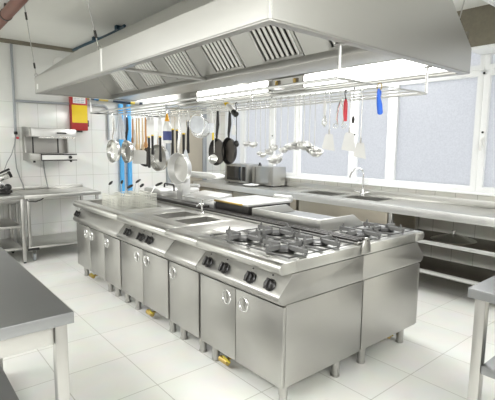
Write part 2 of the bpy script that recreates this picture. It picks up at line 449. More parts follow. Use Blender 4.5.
A0, A1, B1, C1, D1, E1 = 1.585, 2.395, 2.82, 3.70, 4.09, 4.885
ua = front_unit('gas_range', 'four burner steel gas range with two doors at the near corner of the island', 'range', A0, A1,
    [(A0, 2.005), (2.005, A1)], [1.925, 2.095], [1.69, 1.86, 2.113, 2.29], [(1.672, 1.64), (1.672, 2.30), (2.15, 1.64), (2.15, 2.30)], valve=2.17)
ub = front_unit('neutral_unit', 'narrow plain steel worktop unit with a single door beside the four burner range', 'cabinet', A1, B1,
    [(A1 + .02, B1)], [2.765], [], [(1.672, 2.46), (1.672, 2.72), (2.15, 2.46), (2.15, 2.72)])
uc = front_unit('bain_marie', 'steel unit with two sunken rectangular wells and three black knobs', 'cooker', B1, C1,
    [(B1 + .02, 3.262), (3.262, C1)], [3.19, 3.365], [3.118, 3.27, 3.52], [(1.672, 2.89), (1.672, 3.50), (2.15, 2.89), (2.15, 3.50)],
    holes=[(1.82, 2.17, 2.89, 3.13), (1.82, 2.17, 3.23, 3.50)], valve=3.22)
ue = front_unit('fryer_unit', 'three door steel fryer unit at the far end of the island holding wire baskets', 'fryer', C1, E1,
    [(C1 + .02, D1), (D1, 4.48), (4.48, E1)], [4.02, 4.43, 4.585], [4.80], [(1.672, 3.72), (1.672, 3.94), (1.672, 4.12), (1.672, 4.80), (2.15, 3.76), (2.15, 4.80)],
    holes=[(1.70, 2.16, 3.90, 4.83)], valve=4.56)
# burners on the range
part('hob_well', MB().slab([1.655, 1.66, 2.27, 2.275], [1.615, 1.62, 2.365, 2.37], .8552, .857, []), STEELT, ua)
for cx in (1.815, 2.115):
    for cy in (1.80, 2.185):
        burner(cx, cy, .858, .142, .183, ua)
# taps of the wells
tp = part('filling_tap', MB().lathe([(0, .855), (.022, .855), (.022, .862), (.011, .868), (.010, .93), (.015, .934), (.015, .945), (.008, .95), (.008, .985), (0, .987)], (2.235, 3.30, 0), n=14), CHROME, uc, label='small upright chrome tap')
part('spout', MB().tube([(2.235, 3.30, .94), (2.20, 3.30, .945), (2.17, 3.30, .925)], .007, 8), CHROME, tp)
part('end_rail', MB().tube([(1.60, E1 + .002, .70), (1.60, E1 + .03, .70), (1.60, E1 + .03, .71)], .012, 8), POLISH, ue)

# central flue strip between the rows
fl = thing('flue_strip', 'raised dark slatted flue strip running between the two rows of cookers', 'vent', (2.34, 3.2, .856))
part('flue_base', MB().box(2.288, 2.396, A0 + .02, E1, .8565, .872), STEEL, fl, bevel=.002)
for x in (2.300, 2.340, 2.380):
    part('slat', MB().box(x - .010, x + .010, A0 + .03, 3.40, .8725, .888), DARK, fl, bevel=.004)
part('cover_plate', MB().box(2.29, 2.394, 3.41, E1 - .01, .8725, .905), DARK, fl, bevel=.004, label='solid black cover plate')
ep = [(2.300, .80), (2.300, .845), (2.308, .865), (2.314, .882)] + arc2(2.342, .878, .028, 165, 15, 8) + [(2.370, .882), (2.376, .865), (2.384, .845), (2.384, .80)]
part('end_bracket', MB().prism(ep, 'y', A0 - .0135, A0 - .0005), STEEL, fl, bevel=.001, label='round-topped steel end bracket')
part('rivet', MB().cyl((2.342, A0 - .0165, .885), (2.342, A0 - .0135, .885), .005, n=8), DARK, fl)

# rear row
RXF, RXB = 2.346, 3.075
mir = lambda x: RXB + (FX0 - x)      # mirrored profile
RG = 'modular cooking units in the rear row of the island'
def rear_unit(name, label, cat, y0, y1, legs, holes=()):
    g = .0015; y0 += g; y1 -= g
    u = thing(name, label, cat, ((RXF + RXB) / 2, (y0 + y1) / 2, 0), RG)
    part('cabinet', MB().box(RXF, RXB - .025, y0, y1, .13, .615), STEEL, u, bevel=.0015)
    part('control_panel', MB().prism(panel_poly(mir, RXF), 'y', y0, y1), STEEL, u, bevel=.0015)
    t = MB().prism([(mir(x), z) for x, z in NOSE], 'y', y0, y1)
    t.slab([RXF, mir(1.701)], [y0, y1], .789, .855, [])
    part('worktop', t, STEELT, u, bevel=.0012)
    part('door', MB().box(RXB - .023, RXB, y0 + .003, y1 - .003, .132, .606), STEEL, u, bevel=.002)
    for lx, ly in legs: leg(lx, ly, u)
    return u
r1 = rear_unit('gas_range', 'small two burner gas range at the near corner of the rear row', 'range', A0, 1.995, [(2.43, 1.64), (2.93, 1.64), (2.43, 1.93), (2.97, 1.93)])
part('hob_well', MB().slab([2.42, 3.01], [1.61, 1.975], .8552, .857, []), STEELT, r1)
for cx in (2.565, 2.865): burner(cx, 1.79, .858, .142, .170, r1)
gas_valve(2.86, 1.72, r1)
r2 = rear_unit('griddle_unit', 'rear griddle unit with a three sided steel splash guard', 'griddle', 1.995, 2.83, [(2.43, 2.08), (2.97, 2.08), (2.43, 2.75), (2.97, 2.75)])
sg = MB().box(2.425, 2.445, 2.04, 2.81, .8555, .945)
sg.prism([(2.4455, .8555), (2.4455, .945), (2.84, .945), (2.985, .8555)], 'y', 2.04, 2.058)
sg.prism([(2.4455, .8555), (2.4455, .945), (2.84, .945), (2.985, .8555)], 'y', 2.79, 2.81)
part('splash_guard', sg, STEELH, r2, bevel=.002)
part('griddle_plate', MB().box(2.455, 2.97, 2.065, 2.785, .8555, .875), WORN, r2, bevel=.004)
r3 = rear_unit('worktop_unit', 'rear steel worktop unit under the low black sided grill', 'cabinet', 2.83, 3.44, [(2.43, 2.91), (2.97, 2.91), (2.43, 3.36), (2.97, 3.36)])
r4 = rear_unit('worktop_unit', 'rear steel worktop unit at the far end under the contact grill', 'cabinet', 3.44, E1, [(2.43, 3.52), (2.97, 3.52), (2.43, 4.80), (2.97, 4.80)])

# things on the rear row
t = thing('tabletop_grill', 'low black sided grill with a bright steel top and brass strip behind the range', 'grill', (2.7, 3.1, .856))
part('casing', MB().box(2.43, 2.96, 2.87, 3.36, .8565, .945), DARK, t, bevel=.004)
part('top_plate', MB().box(2.42, 2.97, 2.86, 3.37, .946, .972), SATIN, t, bevel=.006)
part('front_strip', MB().box(2.412, 2.419, 2.93, 3.36, .948, .966), BRASS, t, bevel=.002, label='dull brass strip along the edge')
part('drum_handle', MB().cyl((2.985, 2.88, .975), (2.985, 3.10, .975), .035, n=20), SATIN, t, bevel=.004)

t = thing('steel_box', 'low white and steel box with a sloping lid left of the black sided grill', 'box', (2.55, 3.66, .856))
part('casing', MB().box(2.44, 2.72, 3.40, 3.94, .8565, .93), SATIN, t, bevel=.004)
part('lid', MB().prism([(2.43, .931), (2.43, .945), (2.70, .985), (2.73, .985), (2.73, .931)], 'y', 3.48, 3.97), SATIN, t, bevel=.003)

t = thing('swivel_stand', 'square steel column with a long rounded arm standing on the rear row', 'stand', (2.6, 4.2, .856))
part('base_flange', MB().box(2.52, 2.70, 4.14, 4.33, .8565, .868), STEEL, t, bevel=.003)
part('column', MB().box(2.555, 2.665, 4.175, 4.29, .8685, 1.13), SATIN, t, bevel=.006)
am = [(4.29, 1.14), (4.29, 1.192), (3.62, 1.197)] + [(3.62 + .10 * math.cos(a) * 1.0, 1.1685 + .0285 * math.sin(a)) for a in [PI / 2 + PI * i / 8 for i in range(9)]][1:] + [(3.62, 1.14)]
am = [(p, q) for p, q in am]
part('arm', MB().prism(am, 'x', 2.55, 2.67), SATIN, t, bevel=.008)
part('pivot', MB().cyl((2.61, 4.23, 1.131), (2.61, 4.23, 1.139), .045, n=18), STEEL, t)

t = thing('contact_grill', 'flat steel contact grill with a black bow handle at the far end of the island', 'grill', (2.6, 4.65, .856))
part('base', MB().box(2.43, 2.95, 4.42, 4.84, .8565, .915), STEEL, t, bevel=.006)
lid = part('lid', MB().prism([(4.43, .916), (4.43, .955), (4.50, .972), (4.78, .972), (4.84, .955), (4.84, .916)], 'x', 2.42, 2.96), SATIN, t, bevel=.004)
part('handle', MB().tube([(2.60, 4.66, .962), (2.60, 4.655, 1.008), (2.60, 4.64, 1.018), (2.60, 4.45, 1.018), (2.60, 4.435, 1.008), (2.60, 4.43, .945)], .011, 8), BLACK, lid, label='black bow handle')
part('grip_bar', MB().cyl((2.76, 4.82, .985), (2.76, 4.14, 1.02), .020, n=14), SATIN, lid)

# fryer baskets
def basket(cx, cy, label, lift, dirx, diry):
    t = thing('fryer_basket', label, 'basket', (cx, cy, .72), 'wire baskets in the fryer')
    w, l, z0, z1 = .066, .088, .72, .972 + lift
    g = MB()
    for z in [z0 + (z1 - z0) * k / 9 for k in range(10)]:
        g.tube([(cx - w, cy - l, z), (cx + w, cy - l, z), (cx + w, cy + l, z), (cx - w, cy + l, z)], .0022 if z < z1 - .001 else .005, 4, closed=True)
    for k in range(8):
        x = cx - w + 2 * w * k / 7
        g.tube([(x, cy - l, z1), (x, cy - l, z0), (x, cy + l, z0), (x, cy + l, z1)], .0022, 4)
    for k in range(1, 10):
        y = cy - l + 2 * l * k / 10
        g.tube([(cx - w, y, z1), (cx - w, y, z0), (cx + w, y, z0), (cx + w, y, z1)], .0022, 4)
    part('mesh', g, WIRE, t, smooth=0)
    p0 = Vector((cx, cy + (l if diry > 0 else -l), z1)); p1 = p0 + Vector((dirx * .03, diry * .045, .085)); p2 = p1 + Vector((dirx * .05, diry * .035, .030))
    h = part('handle_wire', MB().tube([p0, p0.lerp(p1, .5), p1], .0035, 6), POLISH, t)
    part('grip', MB().tube([p1, p1.lerp(p2, .3), p1.lerp(p2, .7), p2], [.008, .0135, .0135, .008], 8), BLACK, h, label='black basket grip')
k = 0
for iy, cy in enumerate((4.10, 4.30)):
    for ix, cx in enumerate((1.782, 1.93, 2.078)):
        pos = [('nearest the doors', 'middle', 'beside the flue strip')[ix], ('near row', 'far row')[iy]]
        basket(cx, cy, 'wire fryer basket, %s in the %s of the fryer' % (pos[0], pos[1]), .004 * ix, (1, .6, 1.4)[ix], 1 if iy else -.6)

# ------------------------------------------------------------------ extraction hood
HX0, HX1, HY0, HY1, HZ, HL, HT = 1.31, 3.30, 1.43, 5.15, 2.03, 2.195, 2.53
h = thing('extraction_hood', 'long steel island extraction hood hanging over the cookers', 'hood', ((HX0 + HX1) / 2, (HY0 + HY1) / 2, HZ))
tk = .012
sh = MB()
sh.box(HX0, HX0 + tk, HY0, HY1, HZ, HL); sh.box(HX1 - tk, HX1, HY0, HY1, HZ, HL)
xt0, xt1 = 1.75, HX1 - .44
sh.prism([(HX0, HL + .0005), (xt0, HT), (xt0, HT - .016), (HX0 + tk, HL + .0005)], 'y', HY0, HY1)
sh.prism([(HX1, HL + .0005), (xt1, HT), (xt1, HT - .016), (HX1 - tk, HL + .0005)], 'y', HY0, HY1)
sh.box(xt0, xt1, HY0, HY1, HT - .014, HT)
part('canopy', sh, STEELH, h, smooth=0)
endp = [(HX0, HZ), (HX0, HL), (xt0, HT), (xt1, HT), (HX1, HL), (HX1, HZ)]
part('end_panel', MB().prism(endp, 'y', HY0 - .0115, HY0 - .0005), STEELH, h, bevel=.001, smooth=0)
part('end_panel', MB().prism(endp, 'y', HY1 + .0005, HY1 + .0115), STEELH, h, smooth=0)
fw = .055
part('gutter', MB().slab([HX0 + .001, HX0 + fw, HX1 - fw, HX1 - .001], [HY0 - .011, HY0 + fw - .012, HY1 - fw + .012, HY1 + .011], HZ - .0105, HZ - .0005, [(HX0 + fw, HX1 - fw, HY0 + fw - .012, HY1 - fw + .012)]), STEEL, h, bevel=.001)
part('corner_strip', MB().box(HX0 - .004, HX0 + .012, HY0 - .0155, HY0 - .012, HZ - .005, HL), POLISH, h, label='bright corner strip')
part('seam_strip', MB().box(HX0 - .004, HX0 - .0005, 3.262, 3.292, HZ + .002, HL), WHITEP, h, label='pale joint strip')
part('rating_plate', MB().box(HX0 - .003, HX0 - .0005, 5.03, 5.075, HZ + .03, HZ + .085), WHITEP, h, label='small blank white plate')
part('trough', MB().prism([(2.16, HZ), (2.16, HZ + .045), (2.17, HZ + .045), (2.17, HZ + .008), (2.46, HZ + .008), (2.46, HZ + .045), (2.47, HZ + .045), (2.47, HZ)], 'y', HY0 + .002, HY1 - .002), STEELH, h, bevel=.001)
part('cross_bar', MB().box(HX0 + .06, 2.158, 3.12, 3.155, HZ + .002, HZ + .026), STEELH, h, bevel=.003)
part('cross_bar', MB().box(2.472, HX1 - .06, 3.12, 3.155, HZ + .002, HZ + .026), STEELH, h, bevel=.003)
part('gap_fill_plate', MB().box(3.263, 3.286, 3.02, 3.46, 2.05, 2.19), WHITEP, h, bevel=.003, label='white plate added to brighten the gap between the lamps')  # added white plate, lightens the unlit gap between the hood lamps
# filters in the V, left bank seen; right bank mirrored
def filter_mesh(y0, y1, side):
    bx, bz = (2.165, 2.078); tx, tz = (1.81, 2.505)
    L = math.hypot(tx - bx, tz - bz); dx, dz = (tx - bx) / L, (tz - bz) / L
    nx, nz_ = -dz, dx            # towards lower left
    nx, nz_ = (-abs(dz), -abs(dx))
    cx = (HX0 + HX1) / 2 + .01
    def P(a, y, o):
        x, z = bx + dx * a + nx * o, bz + dz * a + nz_ * o
        if side: x = 2 * 2.315 - x
        return (x, y, z)
    def bar(mb, a0, a1, ya, yb, o0, o1):
        V = [P(a0, ya, o0), P(a1, ya, o0), P(a1, yb, o0), P(a0, yb, o0), P(a0, ya, o1), P(a1, ya, o1), P(a1, yb, o1), P(a0, yb, o1)]
        mb.add(V, [(0,3,2,1),(4,5,6,7),(0,1,5,4),(1,2,6,5),(2,3,7,6),(3,0,4,7)])
    return P, bar, L
def grease_filter(y0, y1, side, label):
    P, bar, L = filter_mesh(y0, y1, side)
    c = P(L / 2, (y0 + y1) / 2, 0)
    t = thing('grease_filter', label, 'filter', c, 'baffle filters under the hood')
    f = MB()
    w = .020
    bar(f, 0, w, y0, y1, -.012, .012); bar(f, L - w, L, y0, y1, -.012, .012)
    bar(f, w, L - w, y0, y0 + w, -.012, .012); bar(f, w, L - w, y1 - w, y1, -.012, .012)
    part('filter_frame', f, STEELH, t, bevel=.002)
    s = MB(); n = 7
    p = (y1 - y0 - 2 * w) / n
    for i in range(n):
        yc = y0 + w + p * (i + .5)
        hw = p * .29
        V = []
        m = 6
        for a in (w, L - w):
            for j in range(m + 1):
                an = PI * j / m
                V.append(P(a, yc - hw * math.cos(an), -.004 + .014 * math.sin(an)))
        F = [(j, j + 1, m + 2 + j, m + 1 + j) for j in range(m)] + [(0, m + 1, 2 * m + 1, m)]
        F += [list(range(m + 1)), list(range(m + 1, 2 * m + 2))[::-1]]
        s.add(V, F)
    part('baffle', s, STEELH, t)
    b = MB(); bar(b, w + .001, L - w - .001, y0 + w + .001, y1 - w - .001, -.012, -.009)
    part('back_plate', b, DARK, t, smooth=0)
    for yy in (y0 - .035, y1 + .035):
        q = [P(L * .62 + .026 * math.cos(a), yy + .012 * math.sin(a), .016) for a in [2 * PI * j / 14 for j in range(14)]]
        if not (HY0 + .03 < yy < HY1 - .03): continue
        part('ring_handle', MB().tube(q, .0035, 6, closed=True), CHROME, t)
    return t
pitch = .604
fy = [4.795 - pitch * i for i in range(6)]
ords = ['farthest', 'second farthest', 'third farthest', 'third nearest', 'second nearest', 'nearest']
edges = [HY1 - .003]
for i, y1 in enumerate(fy):
    y0 = max(y1 - .385, HY0 + .012)
    for side in (0, 1):
        grease_filter(y0, y1, side, 'slatted steel grease filter, %s in the %s sloping bank of the hood' % (ords[i], ('left', 'right')[side]))
P, bar, L = filter_mesh(0, 1, 0)
gaps = [(fy[0] + .003, HY1 - .004)] + [(fy[i + 1] + .003, fy[i] - .388) for i in range(5)]
for a, b in gaps:
    for side in (0, 1):
        P, bar, L = filter_mesh(0, 1, side)
        m = MB(); bar(m, -.0, L, a, b, -.006, .004)
        part('blank_panel', m, STEELH, h, smooth=0)
# lamps inside the right half of the hood
for i, (a, b) in enumerate(((1.50, 3.0), (3.48, 4.90))):
    t = thing('fluorescent_lamp', 'lit white fluorescent lamp inside the %s half of the hood' % ('near', 'far')[i], 'lamp', (3.23, (a + b) / 2, 2.06))
    part('housing', MB().box(3.262, 3.284, a, b, 2.05, 2.19), WHITEP, t, bevel=.003)
    part('diffuser', MB().box(3.215, 3.261, a + .03, b - .03, 2.055, 2.185), LAMPE, t, bevel=.012, label='glowing white diffuser')
    for yy in (a - .0, b - .02):
        part('bracket', MB().box(3.225, 3.261, yy, yy + .02, 2.06, 2.18), STEEL, t, bevel=.002)
for i, yy in enumerate((3.10, 3.36)):
    t = thing('lamp_bracket', 'small brown bracket in the dark gap between the hood lamps, %s one' % ('nearer', 'farther')[i], 'bracket', (3.24, yy, 2.06))
    part('plate', MB().box(3.235, 3.262, yy - .02, yy + .03, 2.13, 2.17), TAUPE, t, bevel=.003)
    part('tongue', MB().box(3.21, 3.234, yy - .01, yy + .015, 2.11, 2.165), BRASS, t, bevel=.003)
# suspension rods
def rod(p, q, label):
    t = thing('suspension_rod', label, 'rod', p, 'rods holding up the hood')
    p = Vector(p); q = Vector(q); m = p.lerp(q, .12); m2 = p.lerp(q, .20)
    part('rod', MB().cyl(p.lerp(q, .02), q, .0045, n=8), STEEL, t)
    part('turnbuckle', MB().cyl(m, m2, .010, n=8), DARK, t)
    part('turnbuckle', MB().cyl(p.lerp(q, .80), p.lerp(q, .90), .010, n=8), DARK, t)
    part('eye', MB().tube([p + Vector((.016 * math.cos(a), 0, .010 + .016 * math.sin(a))) for a in [2 * PI * i / 12 for i in range(12)]], .004, 6, closed=True), STEEL, t)
rod((1.318, 5.12, 2.205), (1.15, 4.77, ZC - .001), 'thin steel suspension rod at the far left corner of the hood')
rod((1.318, 3.345, 2.205), (1.10, 3.165, ZC - .001), 'thin steel suspension rod at the pale joint of the hood edge')
rod((3.20, 1.50, 2.285), (3.20, 1.38, ZC - .001), 'suspension rod behind the near right hood corner, right one of the pair')
rod((3.20, 1.62, 2.285), (3.20, 1.50, ZC - .001), 'suspension rod behind the near right hood corner, left one of the pair')

# ------------------------------------------------------------------ utensil rack under the hood
RX0, RX1, RY0, RY1, RZ = 1.88, 2.81, 1.485, 5.08, 1.845
rk = thing('utensil_rack', 'hanging grid rack of thin steel tubes under the hood', 'rack', ((RX0 + RX1) / 2, (RY0 + RY1) / 2, RZ))
part('rack_frame', MB().tube([(RX0, RY0, RZ), (RX1, RY0, RZ), (RX1, RY1, RZ), (RX0, RY1, RZ)], .0095, 10, closed=True), SATIN, rk)
for x in (2.04, 2.20, 2.36, 2.52, 2.66):
    part('rail', MB().cyl((x, RY0 + .005, RZ), (x, RY1 - .005, RZ), .006, n=10), SATIN, rk)
for x in (RX0, RX1):
    for y in (RY0, 3.28, RY1):
        if y == 3.28 and x == RX0: continue
        po = part('post', MB().cyl((x, y, RZ + .0), (x, y, HZ - .012 if y != 3.28 else HZ), .0095, n=10), SATIN, rk)
        if y != 3.28: part('post_plate', MB().cyl((x, y, HZ - .0165), (x, y, HZ - .011), .028, n=16), STEEL, po)

BX = 2.36
def hook(x, y, mb, zt=None, z=RZ, rb=.006):
    """loop over the rail then straight down to zt"""
    c = (x, y, z - .0005); R = rb + .004
    pts = arc(c, R, math.radians(-60), math.radians(180), 10)
    # comes back under the rail
    pts += [(x - R, y, z - .02), (x - R * .4, y, z - .035), (x, y, z - .05)]
    if zt is not None: pts += [(x, y, (z - .05 + zt) / 2), (x, y, zt)]
    mb.tube(pts, .0032, 6)
LG = 'ladles hanging on the right of the rack'
def ladle(y, zb, r, label, yaw=200, dark=False, depth=.62):
    t = thing('ladle', label, 'ladle', (BX, y, zb), LG); depth = .78
    a = math.radians(yaw); dv = Vector((math.cos(a), math.sin(a), 0))
    ht = MB(); hook(BX, y, ht, zb + r * 1.25)
    ht.tube([(BX, y, zb + r * 1.25), Vector((BX, y, zb + r * .9)), Vector((BX, y, zb + r * .75)) + dv * .006], .0042, 6)
    part('handle', ht, STEELT, t)
    axis = (dv * .35 + Vector((0, 0, .92))).normalized()
    c = Vector((BX, y, zb + r * .78)) + dv * r * .75
    pr_ = []
    for i in range(8):
        an = PI / 2 * i / 7
        pr_.append((r * math.sin(an), -r * depth * math.cos(an) * 1.25))
    pr_ += [(r * 1.03, .001), (r * .95, .001)]
    for i in range(7, -1, -1):
        an = PI / 2 * i / 7
        pr_.append(((r - .0025) * math.sin(an), -(r - .0025) * depth * math.cos(an) * 1.25 + .001))
    part('bowl', MB().lathe(pr_, c, axis, 22), STEEL if dark else LADLE, t, label='duller grey bowl' if dark else None)
def turner(y, zb, w, hgt, label, yaw=25, tilt=0, white=False):
    t = thing('turner', label, 'turner', (BX, y, zb), 'turners hanging near the end of the rack')
    a = math.radians(yaw); u = Vector((math.cos(a), -math.sin(a), 0)); n = Vector((math.sin(a), math.cos(a), 0))
    ht = MB(); hook(BX, y, ht, zb + hgt)
    part('handle', ht, POLISH, t)
    part('neck', MB().cyl((BX, y, zb + hgt + .03), (BX, y, zb + hgt - .004), .006, n=8), STEEL, t)
    zc = Vector((BX, y, zb)); P = []
    for o in (.0012, -.0012):
        for k, zz in ((-.20, hgt), (.20, hgt), (.30, hgt * .93), (.50, 0), (-.56, .016), (-.32, hgt * .93)):
            P.append(zc + u * (k * w) + Vector((0, 0, zz)) + n * (o + tilt * (hgt - zz)))
    F = [(0, 1, 2, 3, 4, 5), (11, 10, 9, 8, 7, 6)] + [(i, (i + 1) % 6, 6 + (i + 1) % 6, 6 + i) for i in range(6)]
    part('blade', MB().add(P, F), SATIN, t, smooth=0)
def long_tool(y, zb, label, name, cat, x=BX, zg=.5, top=SATIN, grip=BLACK, collar=YELLOW, bl=.032, group='knives and slicers hanging handle down'):
    """flat blade hung by its tip with a dark handle pointing down"""
    t = thing(name, label, cat, (x, y, zb), group)
    L = RZ - zb; zh = zb + L * zg
    m = MB(); hook(x, y, m)
    part('hook', m, POLISH, t)
    P = []
    for o in (.0013, -.0013):
        for k, zz in ((-.3, RZ - .047), (.3, RZ - .047), (.5, RZ - .10), (.5, zh), (-.5, zh), (-.5, RZ - .10)):
            P.append((x + k * bl * .76, y - k * bl * .64, zz)); P[-1] = (P[-1][0] + o * .64, P[-1][1] + o * .76, zz)
    F = [(0, 1, 2, 3, 4, 5), (11, 10, 9, 8, 7, 6)] + [(i, (i + 1) % 6, 6 + (i + 1) % 6, 6 + i) for i in range(6)]
    part('blade', MB().add(P, F), top, t, smooth=0)
    if collar: part('collar', MB().lathe([(0, zh - .013), (.014, zh - .013), (.014, zh), (0, zh)], (x, y, 0), n=12), collar, t, label='yellow collar')
    zc = zh - .0135
    part('grip', MB().lathe([(0, zb), (.012, zb + .002), (.0165, zb + .012), (.013, (zb + zc) / 2), (.014, zc), (0, zc)], (x, y, 0), n=12), grip, t)
def disc_pan(y, zc, R, yaw, label, name='frying_pan', cat='pan', x=BX, depth=.035, outer=DARK, inner=PANIN, grip=BLACK, hl=.5, group='pans hanging on the rack'):
    """round pan hung by its handle with its open side turned to yaw"""
    t = thing(name, label, cat, (x, y, zc - R), group)
    a = math.radians(yaw); n = Vector((math.cos(a), math.sin(a), 0))
    c = Vector((x, y, zc)) - n * depth * .5
    ztop = zc + R
    m = MB(); hook(x, y, m, max(ztop + .02, RZ - (RZ - ztop) * (1 - hl) - .02) if False else RZ - .055)
    part('hook', m, POLISH, t)
    part('pan_body', MB().lathe([(0, 0), (R * .86, 0), (R * .93, depth * .25), (R, depth), (R - .004, depth), (R * .9, depth * .3), (R * .84, .004), (0, .004)], c, n, 36), outer, t)
    part('pan_bottom', MB().lathe([(0, .0045), (R * .82, .0045), (R * .82, .006), (0, .006)], c, n, 32), inner, t, label='dark worn cooking surface')
    hz0 = ztop - .004; hz1 = RZ - .05
    q = c + n * depth * .8
    part('handle', MB().tube([(q.x, q.y, hz0), (q.x, q.y, hz0 + (hz1 - hz0) * .15), (x, y, hz0 + (hz1 - hz0) * .5), (x, y, hz1)], [.008, .012, .016, .010], 8), grip, t)

# ladles, right hand group, from far to near
LD = [(2.79, 1.482, .034, 'small steel ladle, farthest left of the ladle row'),
      (2.70, 1.474, .036, 'small steel ladle, second from the left of the ladle row'),
      (2.64, 1.408, .026, 'thin small ladle hanging low, third from the left of the row'),
      (2.58, 1.395, .031, 'steel ladle hanging low, fourth from the left of the row'),
      (2.53, 1.418, .036, 'steel ladle with wide bowl, fifth from the left of the row'),
      (2.465, 1.452, .036, 'steel ladle left of the biggest low hanging bowl'),
      (2.405, 1.353, .062, 'largest steel ladle, its bowl the lowest in the row'),
      (2.33, 1.439, .042, 'steel ladle just right of the biggest low bowl'),
      (2.25, 1.462, .050, 'wide steel ladle, left of three big bowls in front of the mullion'),
      (2.21, 1.464, .046, 'wide steel ladle, middle of three big bowls in front of the mullion'),
      (2.165, 1.462, .051, 'wide steel ladle, right of three big bowls in front of the mullion'),
      (2.11, 1.440, .045, 'ladle with duller grey bowl, second from the right end of the row'),
      (2.06, 1.416, .051, 'ladle with dark rimmed bowl, right end of the ladle row')]
for i, (y, zb, r, lb) in enumerate(LD):
    ladle(y, zb, r, lb, yaw=(205, 190, 215, 170, 225, 200, 160, 150, 150, 200, 240, 250, 240)[i], dark=i == 11)
# whisk next to the ladles
t = thing('whisk', 'white handled wire whisk hanging left of the first turner', 'whisk', (BX, 1.975, 1.618), 'small tools on the rack')
m = MB(); hook(BX, 1.975, m); part('hook', m, POLISH, t)
part('handle', MB().tube([(BX, 1.975, 1.797), (BX, 1.975, 1.76), (BX, 1.975, 1.70)], [.008, .012, .009], 8), WHITEP, t)
g = MB()
for k in range(6):
    a = PI * k / 6
    g.tube([(BX + math.cos(a) * r, 1.975 + math.sin(a) * r, z) for r, z in ((.003, 1.70), (.016, 1.665), (.018, 1.64), (0, 1.618), (-.018, 1.64), (-.016, 1.665), (-.003, 1.70))], .0016, 5)
part('wires', g, POLISH, t)
turner(1.93, 1.453, .085, .118, 'steel turner with plain pale blade, farthest left of the three turners', 55)
turner(1.76, 1.449, .088, .130, 'steel turner with long blade right of the red opener, middle of the three', 58)
turner(1.67, 1.406, .078, .105, 'steel turner hanging lowest, right of the three turners', 50, .05)
# tongs, red opener, slim spoon, slim grey rod
t = thing('tongs', 'pale scissor tongs hanging just left of the red opener', 'tongs', (BX, 1.84, 1.608), 'small tools on the rack')
m = MB(); hook(BX, 1.84, m); part('hook', m, POLISH, t)
for s_ in (-1, 1):
    part('arm', MB().tube([(BX, 1.84, 1.796), (BX + s_ * .014, 1.84 - s_ * .010, 1.74), (BX + s_ * .020, 1.84 - s_ * .016, 1.67), (BX + s_ * .012, 1.84 - s_ * .01, 1.63)], [.004, .007, .007, .005], 8), POLISH, t)
    part('ring', MB().tube([(BX + s_ * .022 + .012 * math.cos(a), 1.84 - s_ * .018 - .01 * math.cos(a), 1.622 + .014 * math.sin(a)) for a in [2 * PI * k / 12 for k in range(12)]], .003, 6, closed=True), POLISH, t)
t = thing('tin_opener', 'red handled opener hanging between the tongs and the middle turner', 'opener', (BX, 1.80, 1.647), 'small tools on the rack')
m = MB(); hook(BX, 1.80, m); part('hook', m, DARK, t)
part('body', MB().tube([(BX, 1.80, 1.793), (BX, 1.80, 1.77), (BX, 1.80, 1.70), (BX + .004, 1.80, 1.652)], [.008, .0145, .0145, .011], 10), REDP, t)
part('blade', MB().box(BX - .004, BX + .004, 1.795, 1.805, 1.788, 1.80), DARK, t)
t = thing('skewer', 'slim steel skewer with a dark middle beside the middle turner', 'skewer', (BX, 1.735, 1.632), 'small tools on the rack')
m = MB(); hook(BX, 1.735, m, 1.66); part('shaft', m, STEEL, t)
part('bead', MB().lathe([(0, 1.632), (.008, 1.64), (.011, 1.66), (.007, 1.68), (0, 1.682)], (BX, 1.735, 0), n=10), DARK, t)
# blue bottle opener on the near tube
bx_, bz_ = 2.262, RZ
t = thing('blue_scoop', 'bright blue plastic tool hanging by a ring from the near tube of the rack', 'tool', (bx_, RY0, 1.66), 'small tools on the rack')
part('ring', MB().tube([(bx_, RY0 + .016 * math.cos(a), bz_ - .008 + .020 * math.sin(a)) for a in [2 * PI * k / 14 for k in range(14)]], .003, 6, closed=True), BRASS, t)
part('loop', MB().tube([(bx_ + .016 * math.cos(a), RY0, bz_ - .046 + .019 * math.sin(a)) for a in [2 * PI * k / 14 for k in range(14)]], .005, 8, closed=True), BLUE, t)
part('body', MB().tube([(bx_ - .008, RY0, bz_ - .02), (bx_ - .004, RY0, bz_ - .07), (bx_ + .008, RY0, bz_ - .11), (bx_ + .020, RY0, bz_ - .160), (bx_ + .022, RY0, bz_ - .168)], [.006, .012, .0165, .0165, .010], 10), BLUE, t)

# pans
disc_pan(3.23, 1.425, .125, 178, 'black frying pan behind the hanging spoon, the farther of two')
disc_pan(3.05, 1.435, .122, 171, 'black frying pan right of the hanging spoon, the nearer of two')
t = thing('serving_spoon', 'big shiny steel spoon hanging in front of the black pans', 'spoon', (2.20, 3.06, 1.32), 'small tools on the rack')
m = MB(); hook(2.20, 3.06, m, 1.42); part('handle', m, POLISH, t)
part('bowl', MB().lathe([(0, -.018), (.026, -.013), (.040, 0), (.042, .001), (.036, 0), (.024, -.010), (0, -.014)], (2.175, 3.045, 1.365), (-.85, -.45, .25), 22), POLISH, t)
t = thing('pastry_brush', 'pale brush hanging left of the black pans', 'brush', (BX, 3.33, 1.60), 'small tools on the rack')
m = MB(); hook(BX, 3.33, m); part('hook', m, POLISH, t)
part('handle', MB().tube([(BX, 3.33, 1.797), (BX, 3.33, 1.75), (BX, 3.33, 1.69)], [.008, .014, .012], 8), WHITEP, t)
part('bristles', MB().box(BX - .025, BX + .025, 3.32, 3.34, 1.60, 1.689), CLOTH, t, bevel=.004)
t = thing('price_tag', 'yellow tag hanging at the left black frying pan handle', 'tag', (2.31, 3.235, 1.53), 'small tools on the rack')
part('card', MB().box(2.322, 2.326, 3.235, 3.265, 1.535, 1.60), YELLOW, t)
part('string', MB().tube([(2.324, 3.25, 1.60), (2.335, 3.245, 1.70), (2.352, 3.24, 1.79), (2.36, 3.24, RZ + .007)], .0015, 5), WHITEP, t)
